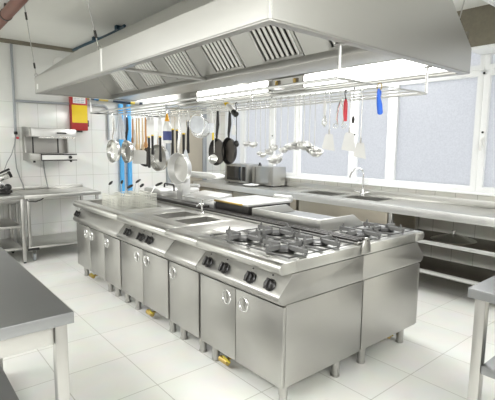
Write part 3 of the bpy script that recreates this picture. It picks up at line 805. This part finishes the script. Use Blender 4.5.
t = thing('dispenser_bottle', 'yellow and white bottle with black cap slanting at the rack rail', 'bottle', (2.33, 3.0, 1.74), 'small tools on the rack')
q0, q1 = Vector((2.31, 3.05, 1.855)), Vector((2.31, 2.92, 1.762))
part('neck', MB().tube([q0 + (q0 - q1) * .12, q0, q0.lerp(q1, .25)], [.004, .016, .022], 10), YELLOW, t)
part('body', MB().tube([q0.lerp(q1, .26), q0.lerp(q1, .4), q0.lerp(q1, .85)], [.020, .024, .024], 12), WHITEP, t)
part('cap', MB().tube([q0.lerp(q1, .86), q0.lerp(q1, .95), q0.lerp(q1, 1.2)], [.022, .028, .024], 12), BLACK, t)
part('hanger', MB().tube([q0, (2.335, 3.05, 1.858), (2.36, 3.05, RZ + .0085)], .003, 6), POLISH, t)
t = thing('paddle', 'small white paddle hanging under the slanting bottle', 'paddle', (BX, 2.99, 1.57), 'small tools on the rack')
m = MB(); hook(BX, 2.99, m, 1.66); part('handle', m, POLISH, t)
part('blade', MB().prism([(2.99 - .012, 1.66), (2.99 + .012, 1.66), (2.99 + .030, 1.60), (2.99 + .022, 1.575), (2.99 - .022, 1.575), (2.99 - .030, 1.60)], 'x', BX - .004, BX + .004), WHITEP, t, bevel=.002)
t = thing('pot_lifter', 'short black knobbed lifter hanging right of the black pans', 'lifter', (BX, 2.965, 1.47), 'small tools on the rack')
m = MB(); hook(BX, 2.955, m, 1.53); part('shaft', m, DARK, t)
part('knob', MB().lathe([(0, 1.47), (.018, 1.475), (.026, 1.495), (.018, 1.52), (.006, 1.53), (0, 1.531)], (BX, 2.955, 0), n=14), BLACK, t)

# middle group: sieves, knives
t = thing('sieve', 'round white sieve hanging left of the steel tongs', 'sieve', (BX, 3.57, 1.55), 'pans hanging on the rack')
m = MB(); hook(BX, 3.57, m, 1.79); part('hook', m, POLISH, t)
part('rim', MB().tube([Vector((BX, 3.57, 1.685)) + Vector((.072 * math.cos(a) * .75, -.072 * math.cos(a) * .66, .10 * math.sin(a))) for a in [2 * PI * k / 26 for k in range(26)]], .005, 8, closed=True), POLISH, t)
part('mesh', MB().lathe([(0, .03), (.05, .022), (.085, 0), (.084, -.001), (.05, .019), (0, .027)], (BX, 3.57, 1.685), (.66, .75, 0), 24), CLOTH, t)
disc_pan(3.74, 1.66, .105, 228, 'pale steel bowl hanging behind the round white sieve', 'mixing_bowl', 'bowl', 2.52, .06, POLISH, POLISH, POLISH)
for i, (y, zb, lb, zg) in enumerate(((4.575, 1.215, 'long knife with thick black handle, left end of the knife row', .58),
        (4.49, 1.37, 'short knife with black handle behind the big white pan', .48),
        (4.31, 1.294, 'slim knife with black handle left of the white bottle', .52),
        (4.04, 1.346, 'slim knife with black handle right of the white bottle', .62),
        (3.945, 1.317, 'knife with black handle, second from the right of the knife row', .62),
        (3.82, 1.249, 'longest knife with black handle, right end of the knife row', .60))):
    long_tool(y, zb, lb, 'kitchen_knife', 'knife', zg=zg, bl=.05 if i in (0, 5) else .04)
long_tool(3.735, 1.40, 'short black handled scraper with white cloth below it', 'scraper', 'scraper', zg=.75, bl=.05, collar=None)
t = thing('wiping_cloth', 'small white cloth hanging below the black handled scraper', 'cloth', (2.36, 3.70, 1.31), 'cloths on the rack')
part('fabric', MB().prism([(3.66, 1.31), (3.70, 1.325), (3.75, 1.315), (3.765, 1.40), (3.745, 1.44), (3.725, 1.44), (3.70, 1.39)], 'x', 2.325, 2.336), CLOTH, t, bevel=.004)
part('string', MB().tube([(2.33, 3.735, 1.44), (2.33, 3.72, 1.6), (2.352, 3.70, RZ), (2.36, 3.70, RZ + .0085)], .0022, 5), WHITEP, t)
t = thing('squeeze_bottle', 'white bottle with orange tip and blue label hanging among the knives', 'bottle', (2.20, 3.87, 1.50), 'small tools on the rack')
m = MB(); hook(2.20, 3.87, m); part('hook', m, POLISH, t)
part('body', MB().lathe([(0, 1.50), (.040, 1.502), (.042, 1.51), (.042, 1.66), (.030, 1.70), (.012, 1.72), (0, 1.72)], (2.20, 3.87, 0), n=20), WHITEP, t)
part('tip', MB().lathe([(0, 1.72), (.024, 1.7205), (.018, 1.75), (.008, 1.797), (0, 1.798)], (2.20, 3.87, 0), n=14), principled('orange_tip', (.85, .42, .03), .4), t, label='orange pointed tip')
part('label', MB().lathe([(.0428, 1.53), (.0432, 1.53), (.0432, 1.62), (.0428, 1.62), (.0428, 1.53)], (2.20, 3.87, 0), n=20), principled('navy_label', (.06, .08, .25), .5), t, label='dark blue label')
# big pale pans
disc_pan(4.62, 1.33, .160, 190, 'large pale steel pan hanging behind the knives', 'colander', 'colander', 2.52, .07, POLISH, STEEL, POLISH)
disc_pan(3.63, 1.255, .155, 188, 'large white rimmed round pan hanging lowest above the steel column', 'colander', 'colander', 2.20, .07, SATIN, STEEL, POLISH)
disc_pan(4.95, 1.335, .125, 215, 'black skillet behind the square white scraper', x=2.52, grip=BLACK)
# wooden spoons and white spatulas
def spoon(y, zb, mat, label, x=BX, w=.024):
    t = thing('wooden_spoon', label, 'spoon', (x, y, zb), 'wooden spoons on the rack')
    m = MB(); hook(x, y, m); part('hook', m, POLISH, t)
    part('handle', MB().tube([(x, y, RZ - .047), (x, y, (RZ + zb) / 2), (x, y, zb + .085)], [.009, .012, .012], 8), mat, t)
    part('bowl', MB().tube([(x, y, zb + .086), (x, y, zb + .06), (x, y, zb + .025), (x, y, zb)], [.009, w * .8, w, w * .5], 10), mat, t)
spoon(4.885, 1.42, WOOD, 'pale wooden spoon, left one behind the white scraper')
spoon(4.73, 1.42, WOOD, 'pale wooden spoon, right one beside the white scraper')
spoon(4.655, 1.445, WOODO, 'orange brown wooden spoon beside the knife with the thick handle')
spoon(4.99, 1.50, WOODO, 'slim brown wooden spoon left of the white spatula')
turner_y = 4.945
t = thing('dough_spatula', 'white plastic spatula hanging left of the pale wooden spoons', 'spatula', (BX, 4.945, 1.455), 'white plastic tools on the rack')
m = MB(); hook(BX, 4.945, m, 1.66); part('handle', m, WHITEP, t)
part('blade', MB().prism([(4.925, 1.66), (4.965, 1.66), (4.99, 1.50), (4.98, 1.455), (4.91, 1.455), (4.90, 1.50)], 'x', BX - .004, BX + .004), WHITEP, t, bevel=.002)
t = thing('dough_scraper', 'square white plastic scraper on a long wooden handle, lowest of the white tools', 'scraper', (2.32, 4.83, 1.25), 'white plastic tools on the rack')
m = MB(); hook(BX, 4.82, m); part('hook', m, POLISH, t)
part('handle', MB().tube([(BX, 4.82, RZ - .047), (BX, 4.82, 1.6), (BX, 4.82, 1.421)], .010, 8), WOOD, t)
u = Vector((.72, -.69, 0))
P = [Vector((BX, 4.82, 0)) + u * k + Vector((-.69 * o, -.72 * o, z)) for o in (0, .006) for k, z in ((-.085, 1.255), (.08, 1.25), (.085, 1.40), (.06, 1.42), (-.06, 1.42), (-.085, 1.40))]
part('blade', MB().add(P, [(0, 1, 2, 3, 4, 5), (11, 10, 9, 8, 7, 6)] + [(i, (i + 1) % 6, 6 + (i + 1) % 6, 6 + i) for i in range(6)]), WHITEP, t, bevel=.002)
# cloth and saucepans at the far end
t = thing('tea_towel', 'pale blue and white towel hanging in front of the blue pipes', 'towel', (2.20, 4.98, 1.545), 'cloths on the rack')
fb = MB(); P = []
for j in range(9):
    zz = RZ + .010 - (RZ + .01 - 1.545) * j / 8
    for i in range(9):
        k = (i / 8 - .5) * (.03 + .012 * j)
        P.append((2.20 + k * .76 + .008 * math.sin(i * 1.7 + j * .4) * min(1, j / 3), 5.0 - k * .64 + .010 * math.cos(i * 2.1) * min(1, j / 3), zz))
off = len(P); P += [(x + .004, y + .004, z) for x, y, z in P]
F = []
for j in range(8):
    for i in range(8):
        a = j * 9 + i
        F += [(a, a + 1, a + 10, a + 9), (off + a, off + a + 9, off + a + 10, off + a + 1)]
for j in range(8):
    for i in (0, 8):
        a = j * 9 + i; F.append((a, a + 9, off + a + 9, off + a))
for i in range(8):
    for j in (0, 8):
        a = j * 9 + i; F.append((a, a + 1, off + a + 1, off + a))
part('fabric', fb.add(P, F), CLOTH, t)

disc_pan(4.82, 1.405, .135, 186, 'shiny steel saucepan at the far left end of the rack', 'saucepan', 'pan', 2.04, .05, POLISH, POLISH, POLISH)
disc_pan(4.80, 1.400, .135, 180, 'shiny steel saucepan second from the far left end of the rack', 'saucepan', 'pan', 2.20, .05, POLISH, STEEL, DARK)

# ------------------------------------------------------------------ far wall things
def square_leg(x, y, z1, parent, w=.04, foot=True):
    part('leg', MB().box(x - w / 2, x + w / 2, y - w / 2, y + w / 2, .02 if foot else .001, z1), STEEL, parent, bevel=.003)
    if foot: part('foot', MB().cyl((x, y, .001), (x, y, .02), w * .42, n=12), BLACK, parent)
t = thing('work_table', 'steel wall table with two undershelves at the far left below the socket', 'table', (.75, 6.1, 0))
part('tabletop', MB().box(.20, 1.272, 5.74, 6.465, .805, .852), STEELT, t, bevel=.003)
part('upstand', MB().box(.20, 1.272, 6.445, 6.465, .853, .90), STEELT, t, bevel=.002)
for x in (.225, 1.25):
    for y in (5.765, 6.42): square_leg(x, y, .804, t)
part('shelf', MB().box(.246, 1.229, 5.76, 6.44, .455, .485), STEELT, t, bevel=.003)
part('shelf', MB().box(.246, 1.229, 5.76, 6.44, .18, .21), STEELT, t, bevel=.003)
part('apron', MB().box(.246, 1.229, 5.755, 5.775, .76, .804), STEEL, t, bevel=.002)
t = thing('trolley_table', 'steel wall table on castors with a low undershelf beneath the salamander', 'table', (1.8, 6.1, 0))
part('tabletop', MB().box(1.276, 2.23, 5.74, 6.465, .805, .852), STEELT, t, bevel=.003)
part('upstand', MB().box(1.276, 2.23, 6.445, 6.465, .853, .90), STEELT, t, bevel=.002)
for x in (1.325, 2.19):
    for y in (5.79, 6.40):
        part('leg', MB().box(x - .018, x + .018, y - .018, y + .018, .14, .804), STEEL, t, bevel=.003)
part('shelf', MB().box(1.30, 2.21, 5.765, 6.44, .165, .195), STEELT, t, bevel=.003)
part('bumper', MB().box(1.29, 1.42, 5.735, 5.763, .155, .18), BLACK, t, bevel=.003)
part('handle', MB().tube([(1.30, 5.765, .803), (1.33, 5.75, .775), (1.40, 5.745, .765), (1.47, 5.75, .785), (1.50, 5.765, .803)], .007, 8), BLACK, t, label='black bow handle under the top')
for x in (1.375, 2.17):
    for y in (5.83, 6.38):
        c = part('castor', MB().box(x - .022, x - .017, y - .02, y + .02, .05, .164).box(x + .017, x + .022, y - .02, y + .02, .05, .164), STEEL, t)
        part('wheel', MB().lathe([(0, -.014), (.03, -.014), (.046, -.012), (.049, 0), (.046, .012), (.03, .014), (0, .014)], (x, y, .050), (1, 0, 0), 22), GREYR, c)

# salamander grill on the wall
t = thing('salamander_grill', 'steel wall mounted salamander grill with one black knob', 'grill', (1.73, 6.3, 1.25))
sx0, sx1, sy0, sy1 = 1.45, 2.02, 6.08, 6.475
part('side_panel', MB().prism([(6.08, 1.255), (6.08, 1.36), (6.36, 1.36), (6.36, 1.585), (6.08, 1.585), (6.08, 1.69), (6.44, 1.71), (6.475, 1.71), (6.475, 1.255)], 'x', sx0, sx0 + .02), STEEL, t, bevel=.002)
part('side_panel', MB().box(sx1 - .015, sx1, 6.36, 6.475, 1.255, 1.70), STEEL, t, bevel=.002)
part('back_panel', MB().box(sx0 + .021, sx1 - .016, 6.455, 6.475, 1.27, 1.70), STEEL, t)
hd = part('grill_head', MB().box(sx0 + .021, sx1 + .01, 6.06, 6.358, 1.575, 1.68), SATIN, t, bevel=.005)
part('head_handle', MB().box(1.78, 1.90, 6.035, 6.059, 1.615, 1.635), BLACK, hd, bevel=.004)
part('lower_lip', MB().box(sx0 + .10, sx1 - .02, 6.05, 6.0595, 1.555, 1.575), POLISH, hd)
part('base', MB().box(sx0 + .021, sx1 + .01, 6.09, 6.454, 1.262, 1.355), STEEL, t, bevel=.003)
cp = part('control_panel', MB().box(sx0 + .13, sx1 + .012, 6.066, 6.0895, 1.262, 1.352), WHITEP, t, bevel=.002)
part('panel_rim', MB().box(sx0 + .125, sx1 + .015, 6.060, 6.0655, 1.335, 1.352).box(sx0 + .125, sx1 + .015, 6.060, 6.0655, 1.258, 1.272).box(sx0 + .122, sx0 + .132, 6.060, 6.0655, 1.258, 1.352), DARK, cp, smooth=0)
part('knob', MB().lathe([(0, 0), (.022, 0), (.020, .022), (0, .023)], (1.945, 6.0655, 1.303), (0, -1, 0), 16), BLACK, cp)
for x in (1.54, 1.86):
    part('guide_rod', MB().cyl((x, 6.30, 1.357), (x, 6.30, 1.574), .010, n=10), BLACK, t)
for x in (sx0 + .06, sx1 - .04):
    part('foot', MB().cyl((x, 6.15, 1.235), (x, 6.15, 1.261), .016, n=10), BLACK, t)
tag(part('power_cable', MB().tube([(1.70, 6.44, 1.261), (1.705, 6.465, 1.20), (1.72, 6.468, 1.05), (1.735, 6.455, .93), (1.74, 6.42, .86)], .007, 8), CABLE), 'grey cable hanging from the salamander down to the table', 'cable')

# socket with cables and wall conduit
t = thing('wall_socket', 'white and black wall socket with plugs below the grey conduit', 'socket', (1.365, 6.47, 1.56))
part('plate', MB().box(1.34, 1.40, 6.445, 6.478, 1.56, 1.63), WHITEP, t, bevel=.004)
part('plug', MB().box(1.345, 1.385, 6.40, 6.444, 1.60, 1.64), BLACK, t, bevel=.006)
part('plug', MB().box(1.37, 1.40, 6.41, 6.444, 1.54, 1.57), REDP, t, bevel=.004)
tag(part('power_cable', MB().tube([(1.365, 6.42, 1.60), (1.35, 6.42, 1.50), (1.345, 6.44, 1.35), (1.36, 6.46, 1.15), (1.40, 6.462, 1.0), (1.42, 6.43, .93), (1.43, 6.40, .859)], .007, 8), CABLE), 'grey cable running from the wall socket down to the table', 'cable')
tag(part('power_cable', MB().tube([(1.36, 6.41, 1.60), (1.34, 6.40, 1.48), (1.29, 6.36, 1.34), (1.22, 6.30, 1.24), (1.17, 6.23, 1.14)], .006, 8), CABLE), 'thin cable running from the wall socket to the black countertop machine', 'cable')
t = thing('wall_conduit', 'grey conduit pipe running down and across the top of the tiled far wall', 'pipe', (1.35, 6.45, 2.0))
part('pipe', MB().tube([(1.375, 6.45, ZC - .06), (1.372, 6.45, 2.1), (1.37, 6.45, 1.64)], .016, 10), GREYR, t)
part('pipe', MB().tube([(1.395, 6.455, 2.045), (2.0, 6.455, 2.055), (2.55, 6.455, 2.06)] + arc((2.57, 6.455, 1.98), .08, PI / 2, 0, 5) + [(2.65, 6.455, 1.8), (2.65, 6.455, 1.55)], .017, 10), GREYR, t)
# small grey junction on the upper wall
t = thing('junction_box', 'round pale junction box high on the far wall beside the hood', 'box', (1.98, 6.46, 2.58))
part('cover', MB().lathe([(0, 0), (.085, 0), (.085, .025), (.07, .03), (0, .03)], (1.98, 6.479, 2.60), (0, -1, 0), 24), WHITEP, t)
part('socket_box', MB().box(1.95, 2.03, 6.45, 6.478, 2.40, 2.48), WHITEP, t, bevel=.004)
# red cabinet with yellow label
t = thing('fire_blanket_box', 'red wall box with a square yellow label and white notice', 'box', (2.21, 6.44, 1.66))
part('casing', MB().box(2.085, 2.325, 6.40, 6.478, 1.68, 2.23), RED, t, bevel=.008)
part('yellow_label', MB().box(2.10, 2.318, 6.396, 6.3995, 1.79, 2.04), YELLOW, t, smooth=0, label='square yellow label')
wl = part('notice', MB().box(2.118, 2.295, 6.396, 6.3995, 2.065, 2.20), WHITEP, t, smooth=0, label='white notice with grey print')
g = MB()
for r_ in range(5):
    for a, b in ((2.126, 2.172), (2.178, 2.22), (2.226, 2.286)):
        g.box(a, b - random.random() * .012, 6.3945, 6.3958, 2.078 + r_ * .024, 2.090 + r_ * .024)
part('print', g, GREYP, wl, smooth=0)
part('latch', MB().box(2.326, 2.345, 6.42, 6.45, 1.74, 1.83), BLACK, t, bevel=.003)
part('outlet', MB().box(2.18, 2.25, 6.42, 6.46, 1.655, 1.679), BLACK, t, bevel=.004)
# coloured pipe and blue pipes
t = thing('banded_pipe', 'pipe wound with blue, yellow and black bands high on the far wall', 'pipe', (2.75, 6.42, 2.14))
part('pipe', MB().cyl((2.33, 6.425, 2.165), (3.20, 6.425, 2.135), .032, n=14), TAPEM, t)
for x in (2.5, 3.1):
    part('clip', MB().box(x - .012, x + .012, 6.44, 6.478, 2.12, 2.19), GREYR, t)
for i, (x, lb) in enumerate(((2.845, 'left'), (2.975, 'right'))):
    t = thing('water_pipe', 'bright blue upright water pipe on the far wall, %s of two' % lb, 'pipe', (x, 6.43, .02), 'blue water pipes on the far wall')
    part('pipe', MB().cyl((x, 6.43, .001), (x, 6.43, 2.10), .036, n=16), BLUEP, t)
    for z in (.6, 1.65): part('clip', MB().box(x - .045, x + .045, 6.46, 6.479, z, z + .03), GREYR, t)
# countertop machine at the left end
t = thing('can_opener_machine', 'black and steel countertop machine at the left end of the wall table', 'machine', (1.08, 6.1, .853))
part('base', MB().box(.86, 1.20, 5.98, 6.30, .865, .90), DARK, t, bevel=.006)
for x, y in ((.90, 6.02), (1.17, 6.02), (.90, 6.26), (1.17, 6.26)): part('foot', MB().cyl((x, y, .8525), (x, y, .8645), .016, n=10), BLACK, t)
part('body', MB().prism([(.90, .901), (1.16, .901), (1.14, .96), (1.10, 1.0), (1.07, 1.10), (.98, 1.16), (.90, 1.16)], 'y', 6.05, 6.25), POLISH, t, bevel=.01)
part('drum', MB().cyl((1.03, 6.02, 1.035), (1.17, 6.02, 1.09), .040, n=18), POLISH, t, bevel=.004)
part('drum_cap', MB().cyl((1.171, 6.02, 1.0905), (1.20, 6.02, 1.102), .043, n=18), BLACK, t)
part('lever', MB().tube([(1.02, 6.0, 1.09), (1.10, 5.99, 1.13), (1.18, 5.99, 1.165)], [.010, .013, .015], 10), BLACK, t)
part('knob', MB().lathe([(0, 0), (.028, 0), (.042, .012), (.042, .03), (.02, .042), (0, .043)], (1.145, 5.98, .94), (0, -1, .1), 18), BLACK, t)

# ------------------------------------------------------------------ window side counter
cx0, cx1 = 4.15, 4.785
t = thing('sink_counter', 'long steel sink counter with two basins along the window wall', 'counter', (4.45, 3.2, 0))
hs = [(4.27, 4.62, 2.76, 3.27), (4.27, 4.62, 3.42, 3.95)]
xs = sorted({cx0, cx1} | {v for h_ in hs for v in h_[:2]}); ys = sorted({.0, 6.40} | {v for h_ in hs for v in h_[2:]})
part('worktop', MB().slab(xs, ys, .79, .868, hs), STEELT, t, bevel=.003)
for h_ in hs:
    part('basin', MB().basin(h_[0] + .001, h_[1] - .001, h_[2] + .001, h_[3] - .001, .62, .866), STEEL, t)
    part('basin_rim', MB().slab([h_[0] - .02, h_[0], h_[1], h_[1] + .02], [h_[2] - .02, h_[2], h_[3], h_[3] + .02], .8685, .8735, [h_]), POLISH, t)
part('front_edge', MB().box(cx0 - .012, cx0 - .0005, .0, 6.40, .782, .866), SATIN, t, bevel=.004)
part('upstand', MB().box(4.755, 4.785, .0, 6.40, .869, .945), STEELT, t, bevel=.002)
part('front_panel', MB().box(4.17, 4.19, 2.56, 3.88, .30, .789), CABM, t, bevel=.002)
part('front_panel', MB().box(4.17, 4.19, 3.93, 4.30, .30, .789), CABM, t, bevel=.002)
for y in (2.525, .05, 1.3):
    for x in ((4.19, 4.74) if y != 1.3 else (4.74,)):
        square_leg(x, y, .789, t, .045)
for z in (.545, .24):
    sf = part('shelf', MB().box(4.186, 4.72, .075, 2.50, z - .03, z), SHELFM, t, bevel=.002, label='shelf coloured dark for the shade under the counter')
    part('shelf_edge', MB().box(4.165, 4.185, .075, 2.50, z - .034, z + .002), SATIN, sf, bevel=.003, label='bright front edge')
for y in (2.45,):
    part('side_panel', MB().box(4.215, 4.76, 2.53, 2.545, .25, .788), CABM, t)
# swan neck tap
t2 = thing('swan_neck_tap', 'tall chrome swan neck tap behind the two basins', 'tap', (4.69, 3.29, .869))
part('tap_base', MB().lathe([(0, .869), (.030, .8695), (.030, .90), (.020, .92), (.018, .96), (0, .962)], (4.69, 3.25, 0), n=18), CHROME, t2)
part('spout', MB().tube([(4.69, 3.25, .95), (4.69, 3.25, 1.14), (4.685, 3.265, 1.19), (4.675, 3.31, 1.215), (4.66, 3.365, 1.20), (4.645, 3.41, 1.15), (4.64, 3.425, 1.09)], .012, 10), CHROME, t2)
part('lever', MB().tube([(4.69, 3.285, .91), (4.69, 3.33, .915), (4.685, 3.37, .925)], [.012, .009, .008], 8), CHROME, t2)
part('lever', MB().tube([(4.69, 3.215, .91), (4.69, 3.17, .915), (4.685, 3.14, .925)], [.012, .009, .008], 8), CHROME, t2)
# base cabinets under the microwave end
ys = [4.30, 4.86, 5.32, 5.84, 6.36]
for i, (a, b) in enumerate(zip(ys, ys[1:])):
    t = thing('base_cabinet', 'steel base cabinet under the %s' % ('white plate end of the counter', 'second steel oven', 'microwave with the dark window', 'corner end of the window counter')[i], 'cabinet', (4.45, (a + b) / 2, 0), 'base cabinets below the microwave ovens')
    part('carcass', MB().box(4.205, 4.78, a + .004, b - .004, .10, .786), CABM, t)
    dr = part('door', MB().box(4.178, 4.203, a + .012, b - .012, .12, .745), CABM, t, bevel=.003)
    part('handle', MB().box(4.168, 4.177, a + .02, b - .02, .748, .760), STEEL, dr, bevel=.002)
    for yy in (a + .05, b - .05):
        part('leg', MB().cyl((4.25, yy, .001), (4.25, yy, .099), .02, n=10), STEEL, t)
# microwaves
def micro(name, label, x0, x1, y0, y1, z1, win):
    t = thing(name, label, 'microwave', ((x0 + x1) / 2, (y0 + y1) / 2, .869))
    part('casing', MB().box(x0 + .012, x1, y0, y1, .881, z1), STEELH, t, bevel=.006)
    dr = part('door', MB().box(x0, x0 + .011, y0 + .002, y1 - .002, .884, z1 - .003), STEEL, t, bevel=.003)
    if win:
        part('door_window', MB().box(x0 - .003, x0 - .0005, y0 + .15, y1 - .05, .92, z1 - .04), GLASSD, dr, bevel=.001, label='dark oven window')
        part('control_panel', MB().box(x0 - .003, x0 - .0005, y0 + .04, y0 + .12, .92, z1 - .04), DARK, dr)
        part('handle', MB().box(x0 - .02, x0 - .004, y0 + .125, y0 + .14, .93, z1 - .05), STEEL, dr, bevel=.003)
    else:
        part('handle', MB().tube([(x0 - .001, y0 + .06, .93), (x0 - .022, y0 + .06, .95), (x0 - .022, y0 + .06, z1 - .08), (x0 - .001, y0 + .06, z1 - .06)], .006, 8), STEEL, dr)
        part('door_seam', MB().box(x0 - .002, x0 - .0005, y1 - .085, y1 - .075, .89, z1 - .01), DARK, dr)
    for x in (x0 + .05, x1 - .05):
        for y in (y0 + .05, y1 - .05):
            part('foot', MB().cyl((x, y, .8685), (x, y, .8805), .014, n=10), BLACK, t)
micro('microwave_oven', 'steel microwave oven with dark glass window in the far corner', 4.42, 4.74, 5.25, 5.83, 1.19, True)
micro('steel_oven', 'plain steel oven without window right of the microwave', 4.46, 4.74, 4.70, 5.18, 1.17, False)
t = thing('small_pot', 'tiny black pot standing on top of the plain steel oven', 'pot', (4.55, 5.0, 1.171))
part('body', MB().lathe([(0, 1.1705), (.022, 1.171), (.026, 1.185), (.014, 1.20), (.016, 1.22), (0, 1.23)], (4.52, 5.06, 0), n=14), BLACK, t)
part('base_ring', MB().lathe([(.0262, 1.171), (.032, 1.171), (.032, 1.178), (.0262, 1.178), (.0262, 1.171)], (4.52, 5.06, 0), n=14), STEEL, t)
t = thing('white_plate', 'oval white dish on the counter in front of the plain steel oven', 'dish', (4.30, 5.06, .869))
part('dish', MB().lathe([(0, .869), (.07, .869), (.13, .895), (.128, .898), (.068, .874), (0, .874)], (4.29, 5.0, 0), n=28), WHITEP, t)
part('napkin', MB().lathe([(0, .912), (.03, .908), (.06, .892), (.075, .876), (0, .8745)], (4.29, 5.0, 0), n=9), CLOTH, t)
# lid on the shelf
t = thing('pan_lid', 'dark conical pan lid with knob on the upper shelf under the counter', 'lid', (4.42, 1.93, .546))
part('lid', MB().lathe([(.215, .5455), (.218, .552), (.20, .558), (.10, .592), (.03, .612), (0, .614)] + [(0, .608), (.10, .586), (.21, .5455), (.215, .5455)], (4.41, 1.94, 0), n=40), POLISH, t)
part('knob', MB().lathe([(0, .6145), (.012, .615), (.010, .625), (.022, .632), (.020, .645), (0, .648)], (4.41, 1.94, 0), n=16), STEEL, t)

# ------------------------------------------------------------------ foreground tables
t = thing('work_table', 'steel work table with grey top at the near left edge', 'table', (.1, 2.3, 0))
part('tabletop', MB().box(-.25, .502, 1.592, 3.05, .815, .860), WORN, t, bevel=.003)
part('apron', MB().box(-.18, .438, 1.632, 1.652, .735, .814), STEEL, t, bevel=.002)
part('apron', MB().box(.452, .47, 1.665, 2.96, .735, .814), STEEL, t, bevel=.002)
for x in (-.20, .462):
    for y in (1.642, 2.985): square_leg(x, y, .814, t, .044)
part('undershelf', MB().box(-.22, .45, 1.668, 2.96, .12, .152), WORN, t, bevel=.003)
t = thing('work_table', 'steel work table with undershelf at the near right edge', 'table', (2.4, .1, 0))
part('tabletop', MB().box(1.997, 2.75, -.75, .797, .806, .850), WORN, t, bevel=.003)
for x in (2.052, 2.70):
    for y in (.752, -.70): square_leg(x, y, .805, t, .046)
part('undershelf', MB().box(2.03, 2.72, -.68, .726, .45, .492), WORN, t, bevel=.003)

# ------------------------------------------------------------------ ceiling pipe and cables
t = thing('ceiling_pipe', 'thick rust brown pipe under the ceiling at the top left', 'pipe', (1.0, 5, 2.7))
part('pipe', MB().cyl((.985, 3.2, 2.725), (1.03, Y1 - .001, 2.725), .052, n=18), RUST, t)
for y in (4.86, 6.0, 3.6):
    part('pipe_clamp', MB().cyl((1.008, y, 2.725), (1.009, y + .03, 2.725), .057, n=18).box(.995, 1.02, y, y + .03, 2.775, ZC - .001), DARK, t)
t = thing('ceiling_cable', 'dark blue green cable bundle running along the ceiling above the hood', 'cable', (2.2, 5.2, 2.77))
part('bundle', MB().tube([(2.15, 6.4, 2.80), (2.15, 5.9, 2.795), (2.16, 5.3, 2.785), (2.17, 4.95, 2.79), (2.16, 4.72, 2.80)], .018, 8), TEALP, t)
for y in (5.55, 4.85): part('cable_clip', MB().box(2.12, 2.19, y, y + .05, 2.78, ZC - .001), TEALP, t)

# ------------------------------------------------------------------ lights
def area(name, loc, rot, sx, sy, power, col=(1, 1, 1)):
    l = bpy.data.lights.new(name, 'AREA'); l.shape = 'RECTANGLE'; l.size = sx; l.size_y = sy; l.energy = power; l.color = col
    o = bpy.data.objects.new(name, l); COL.objects.link(o); o.location = loc; o.rotation_euler = rot
    return o
for i, (x, y, p) in enumerate(((-1.4, 3.7, 46), (-1.2, 1.2, 66), (.6, -1.7, 62), (2.6, -1.75, 66), (3.95, 3.4, 34), (-1.2, 5.5, 30), (3.3, 5.75, 14))):  # unseen area fills added under the ceiling to brighten the room
    area('ceiling_fill', (x, y, 2.62), (0, 0, 0), 1.1, (1.9 if i < 4 else .9), p, (.99, 1, .995))
    area('ceiling_fill_up', (x, y, 2.64), (PI, 0, 0), 1.1, (1.9 if i < 4 else .9), p * (.36 if i < 5 else .12), (.99, 1, .995))  # upward copy added to lift the ceiling brightness
for a, b in ((1.55, 2.87), (3.55, 4.75)):
    area('hood_light', (3.20, (a + b) / 2, 2.12), (0, math.radians(60), 0), 0.10, b - a, 13, (1, .99, .95))

w = bpy.data.worlds.new('sky'); S.world = w; w.use_nodes = True
bg = w.node_tree.nodes['Background']; bg.inputs['Color'].default_value = (.96, .98, 1, 1); bg.inputs['Strength'].default_value = .85

# ------------------------------------------------------------------ camera
F = 429.35
yaw, pitch, roll = [math.radians(v) for v in (-40.18, 7.142, .645)]
f = Vector((math.cos(pitch) * math.cos(yaw), math.cos(pitch) * math.sin(yaw), -math.sin(pitch)))
r = f.cross(Vector((0, 0, 1))).normalized(); u = r.cross(f)
r, u = r * math.cos(roll) + u * math.sin(roll), -r * math.sin(roll) + u * math.cos(roll)
sw = lambda v: Vector((-v.y, v.x, v.z))
r, u, f = sw(r), sw(u), sw(f)
cam = bpy.data.cameras.new('camera'); cam.sensor_width = 36; cam.sensor_fit = 'HORIZONTAL'; cam.lens = F / 495 * 36; cam.clip_start = .05
co = bpy.data.objects.new('camera', cam); COL.objects.link(co)
co.matrix_world = Matrix(((r.x, u.x, -f.x, 0), (r.y, u.y, -f.y, 0), (r.z, u.z, -f.z, 1.48), (0, 0, 0, 1)))
S.camera = co
S.view_settings.view_transform = 'Standard'; S.view_settings.look = 'None'; S.view_settings.gamma = 1; S.view_settings.use_curve_mapping = False
S.view_settings.exposure = 0.48
S.cycles.use_denoising = True
S.cycles.max_bounces = 8; S.cycles.diffuse_bounces = 5; S.cycles.glossy_bounces = 5
